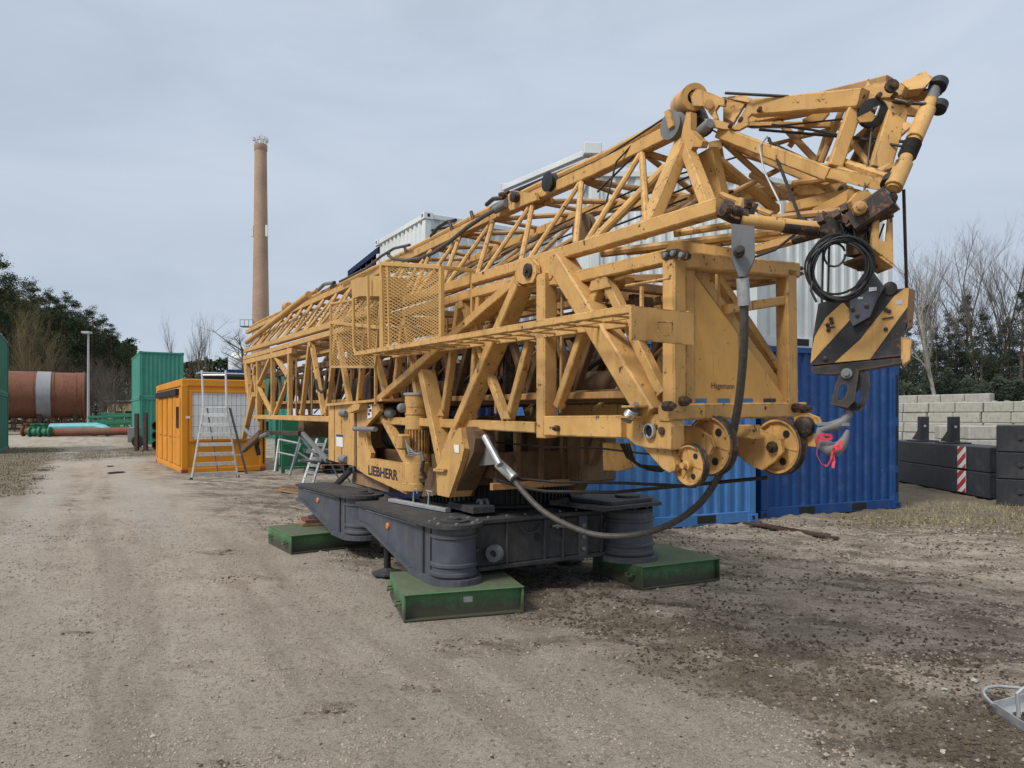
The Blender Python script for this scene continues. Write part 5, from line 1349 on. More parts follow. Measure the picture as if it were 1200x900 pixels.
    while a0+st*k < 3.35:
        at = a0+st*k
        if at > aR+.3:
            T = interp(jt, at)
            for ch3, b in ((jn, NB), (jf, FB)):
                u = interp(ch3, at+.03); v = interp(ch3, at+.64)
                P_('lacing_tube', MB().tube([T-UZ*.03, u+UZ*.04], .022, 8), 'ochre' if b == NB else 'ochre_shaded', jib, True)
                P_('lacing_tube', MB().tube([T-UZ*.03, v+UZ*.04], .024, 8), 'ochre' if b == NB else 'ochre_shaded', jib, True)
            un, uf = interp(jn, at+.03), interp(jf, at+.03)
            P_('cross_tube', MB().tube([un, uf], .022, 8), 'ochre_shaded', jib, True)
            P_('cross_tube', MB().tube([uf, interp(jn, at+st+.03)], .02, 8), 'ochre_shaded', jib, True)
        k += 1
    for (b_, z_, m_) in ((-.50, 2.56, 'ochre'), (.25, 2.56, 'ochre_shaded'), (-.50, 1.80, 'ochre_shaded')):
        P_('slide_rail', B(Lc(-8.6, b_, z_+.06), Lc(3.3, b_, z_-.06), .05, .09), m_, mast)
    for k in range(5):
        b_ = -.3+.11*k; zz_ = 2.95+.12*(k % 3)
        P_('running_rope', MB().tube([Lc(-8.0, b_, zz_+.1), Lc(-2, b_, zz_-.02), Lc(3.6, b_+.03, zz_+.06)], .008, 5), 'rope', jib, True)
    for k in range(9):
        a_ = -5.2+.98*k
        P_('stanchion', MB().tube([Lc(a_, -.60, 1.62), Lc(a_+.02, -.60, 2.55)], .014, 6), 'ochre_shaded', mast, True)
        P_('stay_rod', MB().tube([Lc(a_, -.30, 1.64), Lc(a_+.8, .3, 2.5)], .014, 6), 'ochre_shaded', mast, True)
    # stout last tubes seen from the front
    for (p, q, bq, r_) in (((780, 196), (690, 288), NB, .032), ((832, 180), (912, 248), FB, .036), ((760, 210), (795, 262), FB, .025)):
        P_('end_tube', MB().tube([onB(*p, JT-.1 if bq == NB else JT+.1), onB(*q, bq)], r_, 10), 'ochre', jib, True)
    # gusset plate and socket on the top chord
    po = [onB(x, y, JT-.09) for x, y in ((595, 228), (601, 223), (628, 226), (629, 234), (598, 247), (596, 244))]
    P_('top_gusset', MB().plate(po, EB*.03), 'ochre', jib)
    P_('top_gusset', MB().plate([p+EB*.15 for p in po], EB*.03), 'ochre', jib)
    P_('socket', MB().tube([onB(580, 246, JT-.1), onB(594, 238, JT-.1)], .04, 12), 'grey_cast', jib, True)
    P_('gusset_pin', MB().lathe(onB(599, 230, JT-.16), EB, [(.03, 0), (.05, .01), (.05, .06), (.03, .07)], 14), 'greasy', jib, True)
    P_('pendant_cable', MB().tube([onB(x, y, JT-.12) for x, y in ((580, 246), (566, 254), (548, 266), (525, 285), (508, 296), (492, 303), (475, 305), (460, 303), (455, 299), (456, 296))], .022, 8), 'hose', jib, True)
    P_('pendant_cable', MB().tube([onB(x, y, JT-.1) for x, y in ((480, 287), (462, 291), (447, 300), (430, 314), (410, 324), (398, 330))], .018, 8), 'hose', jib, True)
    P_('pendant_cable', MB().tube([onB(x, y, JT+.05) for x, y in ((505, 277), (514, 266), (524, 260), (534, 258))], .02, 8), 'black', jib, True)
    P_('clutter', MB().tube([onB(x, y, JT) for x, y in ((570, 240), (578, 233), (590, 232), (596, 226), (586, 228))], .022, 8), 'greasy', jib, True)
    P_('clutter', MB().tube([onB(x, y, JT) for x, y in ((373, 340), (380, 333), (392, 331), (388, 337))], .03, 8), 'grey_cast', jib, True)
    for (x, y) in ((552, 248), (527, 260), (474, 289)):
        P_('rope_guide', MB().beam(onB(x, y, JT), onB(x+3, y+10, JT), .03, .03, EB), 'greasy', jib)
    c = onB(642, 213, JT-.08); P_('guide_roller', MB().lathe(c, EB, [(.02, -.02), (.085, -.01), (.07, .02), (.085, .05), (.02, .06)], 24), 'black', jib, True)
    P_('roller_plate', MB().beam(onB(642, 228, JT-.02), onB(642, 206, JT-.02), .08, .03, EB), 'ochre', jib)
    c = onB(682, 268, -.3); P_('inner_pulley', MB().lathe(c, EB, [(.02, -.02), (.12, -.01), (.105, .02), (.12, .05), (.02, .06)], 24), 'ochre_grimy_shaded', jib, True)
    P_('edge_roller', MB().lathe(onB(336, 360, -.2), EA, [(.07, -.15), (.1, 0), (.1, .12), (.07, .16)], 14), 'ochre', jib, True)
    # jib end legs
    jl = [((802, 165, JT-.05), (757, 272, NB), .12), ((806, 176, JT-.08), (833, 247, NB+.05), .065), ((828, 178, JT+.05), (842, 246, JT+.12), .16), ((838, 170, JT+.1), (845, 205, FB), .06)]
    for (p, q, w) in jl: P_('end_leg', MB().beam(onB(*p), onB(*q), w, .085, EB), 'ochre', jib)
    P_('end_collar', MB().plate([onB(x, y, JT-.13) for x, y in ((800, 150), (804, 131), (810, 131), (810, 152), (824, 165), (822, 172), (812, 172), (806, 180), (798, 184), (797, 168))], EB*.05), 'ochre', jib)
    # sheave plate on the left of the apex
    c = onB(787, 147, JT-.12); sv = P_('head_sheave', MB().lathe(c, EB, [(.02, -.02), (.095, -.015), (.08, .01), (.095, .04), (.02, .045)], 26), 'grey_cast', jib, True)
    P_('sheave_arm', MB().plate([onB(x, y, JT-.155) for x, y in ((778, 131), (784, 128), (789, 147), (783, 151))], EB*.015), 'ochre', jib)
    P_('sheave_shade', MB().lathe(onB(797, 145, JT+.0), EB, [(.02, -.02), (.1, -.015), (.1, .08), (.02, .09)], 26), 'greasy', jib, True)
    P_('sheave_block', MB().plate([onB(x, y, JT+.05) for x, y in ((757, 157), (764, 148), (778, 148), (778, 158), (758, 164))], EB*.1), 'ochre', jib)
    # ---------------------------------------------------------------- folded jib point
    JP = P_('jib_point', MB().beam(W(886, 127, 4.45), W(1012, 116, 3.85), .085, .10, UZ), 'ochre')
    def jp(name, mb, mat='ochre', sm=False): return P_(name, mb, mat, JP, sm)
    def quadplate(pts, t0, t1, th=.02, mat='ochre', name='side_cheek'):
        xs = [p[0] for p in pts]; x0, x1 = min(xs), max(xs)
        P = [W(x, y, t0+(t1-t0)*(x-x0)/(x1-x0)) for x, y in pts]
        n = (P[1]-P[0]).cross(P[-1]-P[0]).normalized()
        if n.y < 0: n = -n
        return jp(name, MB().plate(P, n*th), mat)
    jp('pivot_tube', MB().tube([W(800, 124, 5.0), W(813, 114, 4.66)], .088, 20), 'ochre', True)
    tq = W(813, 114, 4.66); tdir = (tq-W(800, 124, 5.0)).normalized()
    jp('pivot_ring', MB().lathe(tq, tdir, [(.045, 0), (.085, 0), (.085, .02), (.045, .022)], 24, False), 'ochre', True)
    jp('pivot_bore', MB().lathe(tq, tdir, [(.052, .004), (.052, .006)], 20), 'dark')
    quadplate([(806, 104), (820, 105), (836, 110), (850, 116), (849, 124), (842, 123), (838, 129), (841, 139), (836, 139), (824, 124), (812, 124)], 4.66, 4.5, .03)
    jp('boss', MB().lathe(W(830, 123, 4.55), V((.1, -1, -.1)), [(.02, .0), (.03, 0), (.03, .02), (.012, .022)], 16), 'ochre', True)
    jp('pin', MB().lathe(W(828, 148, 4.55), V((.2, -1, 0)), [(.035, -.15), (.035, .04), (.028, .05)], 16), 'grey_cast', True)
    quadplate([(825, 139), (840, 140), (862, 147), (880, 115), (891, 122), (877, 137), (877, 146), (866, 152), (848, 151), (830, 147)], 4.55, 4.4, .03)
    jp('top_flange', MB().plate([W(846, 114, 4.62), W(872, 111, 4.5), W(890, 122, 4.4), W(882, 125, 4.5), W(872, 121, 4.6)], UZ*-.03))
    jp('web_block', MB().plate([W(848, 117, 4.6), W(873, 121, 4.5), W(860, 143, 4.5), W(848, 138, 4.6)], V((.02, .08, 0))), 'ochre')
    jp('dark_link', MB().tube([W(815, 130, 4.85), W(826, 155, 4.8)], .06, 12), 'greasy', True)
    jp('beam', MB().beam(W(875, 141, 4.85), W(990, 120, 4.25), .08, .07, UZ))
    jp('beam', MB().beam(W(846, 156, 4.6), W(975, 206, 3.92), .095, .075, UZ))
    jp('beam', MB().beam(W(850, 165, 4.75), W(972, 219, 4.25), .07, .06, UZ))
    jp('beam', MB().beam(W(880, 147, 4.7), W(975, 146, 4.2), .035, .035, UZ))
    jp('brace', MB().beam(W(1004, 120, 3.9), W(978, 196, 3.9), .075, .06, V((.1, 1, 0))))
    jp('brace', MB().beam(W(1052, 128, 3.82), W(1030, 200, 3.75), .105, .06, V((.1, 1, 0))))
    jp('brace', MB().beam(W(974, 148, 4.25), W(962, 185, 4.25), .05, .05, V((.1, 1, 0))))
    jp('brace', MB().beam(W(1020, 150, 4.0), W(986, 180, 4.05), .05, .05, V((.1, 1, 0))))
    jp('brace', MB().beam(W(1036, 140, 4.0), W(1008, 195, 4.0), .13, .05, V((.1, 1, 0))), 'ochre_grimy_shaded')
    quadplate([(968, 113), (1010, 103), (1026, 97), (1050, 94), (1060, 101), (1056, 111), (1040, 114), (1006, 116)], 4.0, 3.75, .03)
    quadplate([(1005, 112), (1018, 109), (1060, 118), (1092, 124), (1096, 130), (1085, 133), (1080, 136), (1045, 132), (1012, 121)], 3.88, 3.72, .03)
    quadplate([(1050, 101), (1070, 106), (1090, 104), (1101, 102), (1104, 108), (1095, 114), (1070, 118), (1046, 112)], 3.95, 3.82, .03)
    jp('end_block', MB().plate([W(1056, 97, 3.85), W(1084, 83, 3.8), W(1093, 91, 3.75), W(1083, 103, 3.75), W(1066, 105, 3.8)], V((.03, .10, .0))))
    jp('pin', MB().lathe(W(1044, 102, 3.74), V((-.1, -1, 0)), [(.035, 0), (.035, .02), (.018, .022), (.018, .04)], 12), 'greasy')
    jp('pennant_lug', MB().plate([W(1013, 103, 3.95), W(1018, 92, 3.95), W(1023, 101, 3.92)], V((0, .02, 0))))
    quadplate([(964, 192), (975, 190), (1000, 200), (1044, 207), (1048, 212), (1041, 216), (1000, 208)], 3.95, 3.6, .02)
    quadplate([(965, 196), (985, 198), (1042, 210), (1046, 218), (1038, 224), (1010, 219), (967, 208)], 3.92, 3.58, .03)
    jp('flange', MB().plate([W(974, 180, 4.0), W(1046, 204, 3.6), W(1040, 208, 3.6), W(970, 184, 4.0)], V((0, .03, -.01))))
    tb0, tb1 = W(1091, 118, 3.75), W(1046, 222, 3.56)
    jp('tip_bar', MB().tube([tb0, tb1], .032, 14), 'ochre', True)
    jp('tip_sleeve', MB().tube([tb0.lerp(tb1, .1), tb0.lerp(tb1, .45)], .042, 14), 'ochre', True)
    jp('tip_sleeve', MB().tube([tb0.lerp(tb1, .72), tb0.lerp(tb1, .98)], .044, 14), 'ochre', True)
    mb = MB()
    for f in (.50, .53, .56, .6, .63): mb.lathe(tb0.lerp(tb1, f), tb1-tb0, [(.035, -.012), (.046, 0), (.035, .012)], 14)
    jp('rope_winding', mb, 'rope', True)
    for (x, y, t_, r_) in ((1099, 101, 3.78, .045), (1100, 127, 3.74, .04), (1044, 216, 3.6, .05), (1040, 236, 3.6, .04)):
        jp('end_collar', MB().lathe(W(x, y, t_)-(tb1-tb0).normalized()*.02, tb1-tb0, [(r_*.4, -.02), (r_, -.012), (r_, .03), (r_*.4, .04)], 20), 'black', True)
    jp('tip_pin', MB().tube([W(1098, 96, 3.8), W(1088, 128, 3.75)], .03, 12), 'grey_cast', True)
    jp('tip_pin', MB().tube([W(1046, 212, 3.6), W(1034, 240, 3.6)], .028, 12), 'grey_cast', True)
    c = W(1022, 133, 3.84); jp('rope_sheave', MB().lathe(c, V((-.15, -1, -.1)), [(.02, -.03), (.075, -.02), (.06, 0), (.075, .02), (.02, .03)], 26), 'black', True)
    jp('sheave_cheek', MB().plate([W(1004, 138, 3.8), W(1020, 130, 3.78), (W(1027, 136, 3.78)), W(1022, 142, 3.79), W(1008, 143, 3.8)], V((0, .012, 0))))
    jp('lug', MB().plate([W(1048, 146, 3.8), W(1062, 142, 3.76), W(1070, 146, 3.74), W(1056, 158, 3.76), W(1050, 155, 3.8)], V((.02, .05, 0))))
    jp('lug', MB().plate([W(1025, 196, 3.75), W(1045, 190, 3.66), W(1054, 192, 3.64), W(1030, 203, 3.7)], V((.02, .05, 0))))
    jp('knee_plate', MB().plate([W(940, 140, 4.3), W(955, 132, 4.25), W(972, 131, 4.2), W(960, 145, 4.25)], V((.02, .04, 0))))
    jp('far_beam', MB().beam(W(893, 133, 4.75), W(1042, 97, 4.05), .08, .07, UZ), 'ochre_shaded')
    jp('far_beam', MB().beam(W(870, 178, 4.9), W(985, 214, 4.45), .06, .06, UZ), 'ochre_shaded')
    for (x0, y0, t0, x1, y1, t1, r_, m_) in ((846, 165, 4.75, 905, 218, 4.5, .02, 'ochre_shaded'), (905, 134, 4.7, 958, 190, 4.3, .022, 'ochre_shaded'), (958, 126, 4.5, 925, 172, 4.6, .02, 'ochre_shaded'), (990, 120, 4.1, 962, 190, 4.2, .02, 'ochre_shaded'),
                                          (1000, 200, 4.0, 1036, 140, 3.95, .018, 'ochre_shaded'), (985, 146, 4.1, 1020, 196, 3.9, .018, 'ochre'), (900, 170, 4.7, 985, 150, 4.2, .012, 'ochre'), (930, 215, 4.4, 1000, 205, 4.0, .02, 'ochre'),
                                          (880, 205, 4.6, 940, 240, 4.3, .02, 'ochre_shaded'), (860, 225, 4.6, 930, 190, 4.5, .018, 'ochre_shaded'), (845, 228, 4.6, 905, 252, 4.3, .02, 'ochre')):
        jp('thin_strut', MB().tube([W(x0, y0, t0), W(x1, y1, t1)], r_, 8), m_, True)
    for (x0, y0, t0, x1, y1, t1) in ((823, 150, 4.8, 1024, 136, 3.86), (812, 140, 4.9, 985, 226, 4.2), (900, 165, 4.4, 1040, 222, 3.62), (880, 120, 4.5, 1096, 104, 3.78), (1060, 172, 3.68, 1040, 236, 3.62), (1030, 236, 3.65, 960, 262, 3.85), (1022, 146, 3.84, 1010, 244, 3.66)):
        p, q = W(x0, y0, t0), W(x1, y1, t1); mid_ = p.lerp(q, .5)-UZ*.02
        jp('thin_rope', MB().tube([p, mid_, q], .006, 5), 'rope', True)
    for (x, y, t_) in ((975, 205, 3.93), (998, 203, 3.86), (1020, 209, 3.75), (1010, 114, 3.86), (1030, 112, 3.8), (1048, 112, 3.76), (1066, 121, 3.74), (868, 140, 4.4), (856, 147, 4.45), (890, 128, 4.35), (985, 222, 4.1)):
        jp('bolt', MB().lathe(W(x, y, t_), V((-.1, -1, 0)), [(.014, -.02), (.014, .016), (.008, .018)], 7), 'greasy')
    # ---------------------------------------------------------------- underside of the tip: fork, dirty tube, trolley frame
    jh = P_('jib_head', MB().beam(onB(845, 243), W(872, 256, 3.86), .09, .09, EB), 'greasy')
    def hd(name, mb, mat='ochre', sm=False): return P_(name, mb, mat, jh, sm)
    for (x, y, t_) in ((850, 246, 3.78), (862, 248, 3.82), (873, 240, 3.88)):
        hd('fork_lug', MB().lathe(W(x, y, t_), EB, [(.015, -.03), (.034, -.025), (.034, .02), (.015, .03)], 9), 'greasy')
    hd('fork_plate', MB().plate([W(852, 250, 3.8), W(866, 231, 3.85), (W(871, 232, 3.85)), W(862, 256, 3.8)], EB*.03))
    hd('fork_plate', MB().plate([W(864, 254, 3.86), W(878, 236, 3.9), (W(885, 238, 3.9)), W(876, 258, 3.85)], EB*.03), 'greasy')
    t0_, t1_ = W(868, 258, 3.84), W(958, 268, 3.82)
    hd('dirty_tube', MB().tube([t0_, t1_], .036, 14), 'ochre', True)
    hd('tube_sleeve', MB().tube([t0_.lerp(t1_, .55)-UZ*.006, t0_.lerp(t1_, .99)-UZ*.006], .037, 14), 'greasy', True)
    for (x0, y0, ta, x1, y1, tb_, w) in ((960, 252, 4.1, 1002, 230, 3.8, .09), (925, 245, 4.3, 1002, 228, 3.9, .08), (965, 262, 3.9, 1040, 240, 3.62, .10), (885, 293, 4.3, 1000, 262, 3.85, .06)):
        hd('head_beam', MB().beam(W(x0, y0, ta), W(x1, y1, tb_), w, w*.8, UZ))
    for (p, q, r_) in ((((790, 274), NB+.1), ((862, 263), NB+.3), .022), (((705, 297), NB+.25), ((990, 262), FB-.1), .03), (((735, 296), -.1), ((975, 272), .3), .022)):
        hd('head_tube', MB().tube([onB(*p[0], p[1]), onB(*q[0], q[1])], r_, 8), 'ochre', True)
    hd('cross_plate', MB().plate([onB(x, y, -.2) for x, y in ((762, 287), (800, 282), (855, 290), (856, 303), (838, 303), (775, 292))], EB*.03))
    hd('clevis', MB().plate([W(x, y, 4.2) for x, y in ((968, 216), (985, 214), (1000, 219), (1003, 226), (990, 232), (975, 226))], V((0, .06, 0))))
    hd('clevis_pin', MB().lathe(W(987, 223, 4.19), V((0, -1, 0)), [(.03, 0), (.03, .02), (.015, .022)], 12), 'ochre_grimy_shaded', True)
    hd('head_gear', MB().lathe(W(1007, 244, 3.62), V((-.2, -1, .1)), [(.015, -.02), (.036, -.015), (.036, .015), (.022, .02), (.022, .035), (.012, .04)], 8), 'ochre_shaded')
    hd('gear_cover', MB().plate([W(x, y, 3.66) for x, y in ((996, 236), (1006, 224), (1017, 222), (1025, 232), (1017, 252), (1005, 256))], V((0, .05, 0))))
    hd('dark_block', MB().beam(W(1000, 262, 3.72), W(1045, 232, 3.6), .12, .12, UZ), 'greasy')
    hd('dark_block', MB().beam(W(958, 262, 3.85), W(990, 272, 3.8), .12, .12, UZ), 'greasy')
    for (x0, y0, ta, x1, y1, tb_, r_, m_) in ((905, 256, 4.0, 1000, 246, 3.75, .022, 'ochre_shaded'), (930, 282, 4.1, 1015, 258, 3.75, .025, 'greasy'), (950, 238, 4.2, 1030, 232, 3.7, .02, 'ochre_shaded'), (1010, 262, 3.72, 1046, 250, 3.62, .022, 'greasy'), (1024, 240, 3.64, 1050, 228, 3.58, .026, 'greasy'), (940, 258, 3.9, 962, 276, 3.85, .02, 'greasy')):
        hd('linkage', MB().tube([W(x0, y0, ta), W(x1, y1, tb_)], r_, 8), m_, True)
    for k in range(6):
        rn = random.Random(40+k); x = 955+rn.random()*80; y = 240+rn.random()*28
        hd('clamp', MB().beam(W(x, y, 3.72), W(x+8, y-5+10*rn.random(), 3.70), .04, .05, EB), 'greasy' if k % 2 else 'ochre_grimy_shaded')
    for k in range(3):
        hd('hanging_wire', MB().tube([W(985+14*k, 262, 3.7), W(992+12*k, 280+5*k, 3.69), W(1008+10*k, 284, 3.68), W(1020+8*k, 262, 3.66)], .005, 5), 'black', True)
    tr = P_('trolley_frame', MB().beam(W(1004, 258, 3.78), W(1004, 300, 3.78), .075, .09, EB), 'ochre_grimy_shaded')
    def tf(name, pts, t_, th, mat='ochre'): return P_(name, MB().plate([W(x, y, t_) for x, y in pts], th), mat, tr)
    tf('side_plate', ((1022, 262), (1031, 254), (1030, 282), (1038, 283), (1041, 250), (1046, 250), (1047, 309), (1020, 289)), 3.64, V((.01, .03, 0)))
    P_('guard', MB().plate([W(1016, 287, 3.70), W(1047, 310, 3.60), W(1028, 318, 3.85), W(1003, 298, 3.95)], V((0, 0, -.015))), 'ochre', tr)
    P_('guard', MB().plate([W(988, 307, 3.80), W(1012, 298, 3.72), W(1026, 316, 3.85), W(1005, 314, 3.95)], V((0, 0, -.015))), 'ochre_grimy_shaded', tr)
    P_('hanger', MB().beam(W(1012, 270, 3.80), W(1016, 316, 3.80), .09, .05, EB), 'greasy', tr)
    # ---------------------------------------------------------------- rope pendant hanging from the jib end down to the deck
    pr = P_('rope_pendant', MB().plate([W(x, y, 3.74) for x, y in ((857, 262), (884, 265), (885, 300), (880, 312), (873, 324), (866, 324), (857, 302))], V((.03, .09, 0))), 'grey_cast')
    P_('socket_bolt', MB().lathe(W(866, 296, 3.72), V((-.3, -1, 0)), [(.03, 0), (.03, .05), (.018, .055), (.018, .08)], 12), 'greasy', pr, True)
    P_('socket_sleeve', MB().tube([W(870, 326, 3.78), W(872, 358, 3.80)], .033, 14), 'steel', pr, True)
    pts = [(872, 358, 3.80), (872, 392, 3.85), (870, 430, 3.95), (865, 475, 4.1), (856, 520, 4.3), (843, 556, 4.55), (822, 588, 4.8), (795, 609, 5.05), (765, 622, 5.25), (730, 628, 5.4), (695, 626, 5.5), (662, 614, 5.6), (634, 597, 5.72), (614, 577, 5.85), (600, 560, 5.95), (590, 549, 6.0)]
    # smooth the rope
    Q = [W(*p) for p in pts]; sm = []
    for i in range(len(Q)-1):
        p0, p1, p2, p3 = Q[max(0, i-1)], Q[i], Q[i+1], Q[min(len(Q)-1, i+2)]
        for k in range(5):
            t_ = k/5; sm.append(.5*((2*p1)+(p2-p0)*t_+(2*p0-5*p1+4*p2-p3)*t_*t_+(3*p1-p0-3*p2+p3)*t_**3))
    sm.append(Q[-1])
    P_('thick_rope', MB().tube(sm, .0235, 10), 'hose', pr, True)
    P_('socket_sleeve', MB().tube([W(584, 543, 6.0), W(602, 560, 5.92)], .045, 14), 'alu', pr, True)
    P_('socket_plate', MB().plate([onB(x, y, NB-.02) for x, y in ((558, 512), (566, 509), (580, 530), (582, 544), (560, 546))], EB*.03), 'grey_cast', pr)
    P_('socket_rod', MB().tube([onB(568, 512, NB-.05), onB(586, 545, NB-.05)], .03, 10), 'steel', pr, True)
    # ---------------------------------------------------------------- ropes
    def rope(name, pts, r_=.010, mat='rope', sm=True): return P_(name, MB().tube(pts, r_, 6), mat, None, sm)
    rope('rope', [onB(583, 562, -.55), onB(610, 571, -.5), onB(640, 576, -.45), onB(720, 577, -.3), onB(900, 559.5, -.02)], .014)
    rope('rope', [onB(600, 560, -.5), onB(650, 565, -.45), onB(730, 566, -.35), onB(815, 570, -.3)], .012)
    rope('rope', [onB(560, 516, -.5), onB(640, 524, -.45), onB(700, 525, -.4), onB(760, 532, -.35), onB(800, 545, -.3)], .008)
    rope('rope', [W(850, 109, 4.5), W(1085, 122, 3.7)], .009)
    rope('rope', [W(890, 152, 4.5), W(960, 158, 4.2), W(1072, 167, 3.68)], .009)
    rope('rope', [W(905, 146, 4.5), W(950, 152, 4.2), W(1060, 172, 3.68)], .008)
    rope('rope', [onB(700, 225, -.2), W(795, 131, 4.9)], .008)
    rope('rope', [onB(650, 213, -.1), onB(700, 190, -.1), W(795, 128, 4.9)], .008)
    rope('rope', [onB(700, 280, -.3), onB(722, 190, -.2), onB(745, 165, -.15)], .008)
    rope('rope', [W(901, 162, 4.3), W(918, 205, 4.1), W(940, 262, 3.82)], .010)
    rope('rope', [W(899, 160, 4.3), W(890, 172, 4.25), W(895, 200, 4.15), W(915, 240, 4.0), W(917, 275, 3.9)], .006, 'steel')
    rope('rope', [W(1024, 128, 3.8), W(1030, 125, 3.78), W(1026, 136, 3.76)], .007, 'steel')
    rope('rope', [onB(640, 270, -.1), onB(760, 215, .1), W(910, 170, 4.9), W(1020, 135, 4.0)], .007)
    rope('rope', [W(885, 301, 3.74), W(908, 293, 3.8), W(935, 272, 3.82)], .007)
    for k in range(4):
        rope('cable', [onB(728+k*3, 520, -.5), onB(735+k*3, 535+k*2, -.45), onB(750+k*3, 546+k*1.5, -.4), onB(775, 548+k*1.5, -.35), onB(795, 540, -.3)], .008 if k else .011, 'black')
    # hoist rope from tip to hook block
    rope('hoist_rope', [W(1059, 222, 3.58), W(1061, 290, 3.68), W(1062.5, 338, 3.74)], .008)
    for x in (965, 972): rope('hoist_rope', [W(x, 275, 3.9), W(x-2, 362, 3.9)], .006)
    # thin handrail over the front bay and stays
    rope('hand_line', [onB(733, 335, -.8), onB(785, 326, -.8)], .008, 'ochre')
    P_('stanchion', B(onB(752, 336, -.8), onB(752, 362, -.8), .02, .02), 'ochre')
    P_('stanchion', MB().beam(onA(841, 320, 3.8), onA(841, 372, 3.8), .025, .025, EB), 'ochre')
    # rear end: hanging fork and bar
    rr_ = P_('rear_fork', MB().beam(onB(285, 527, -.75), onB(306, 508, -.75), .13, .10, EB), 'ochre_grimy_shaded')
    P_('rear_leg', B(onB(298, 462, -.7), onB(286, 512, -.7), .12, .1), 'ochre', rr_)
    P_('rear_leg', B(onB(290, 425, NB), onB(294, 482, NB), .1, .1), 'ochre', rr_)
    P_('rear_hoop', MB().tube([onB(x, y, -.75) for x, y in ((287, 503), (294, 510), (305, 512), (314, 508))], .04, 8), 'grey_cast', rr_, True)
    P_('rear_chain', MB().tube([onB(302, 512, -.6), onB(301, 522, -.6), onB(303, 532, -.6)], .05, 7), 'greasy', rr_)
    P_('rear_beam', B(onB(313, 494, -.6), onB(313, 512, -.6), .05, .05), 'greasy', rr_)
    P_('rear_beam', B(onB(312, 507, -.6), onB(352, 508, -.6), .08, .08), 'greasy', rr_)
    P_('rear_drum', MB().lathe(onB(352, 500, -.4), EB, [(.02, 0), (.2, .01), (.2, .5), (.02, .51)], 18), 'ochre_grimy_shaded', rr_, True)
    P_('drag_bar', MB().beam(onB(355, 508, -.6), onB(384, 540, -.75), .06, .06, EB), 'grey_cast', rr_)
    # cable loop on the mast side
    P_('loop_cable', MB().tube([onB(x, y, NB-.09) for x, y in ((370, 445), (372, 456), (377, 460), (383, 455), (384, 447))], .02, 7), 'black', None, True)
    # dark gear in the mast bay
    P_('bay_gear', MB().lathe(onB(568, 458, -.45), EB, [(.03, -.06), (.09, -.05), (.09, .1), (.03, .12)], 18), 'greasy', None, True)
    P_('bay_box', MB().box(onB(440, 474, -.35), .8, .45, .35, EA, .05), 'greasy')
    return K

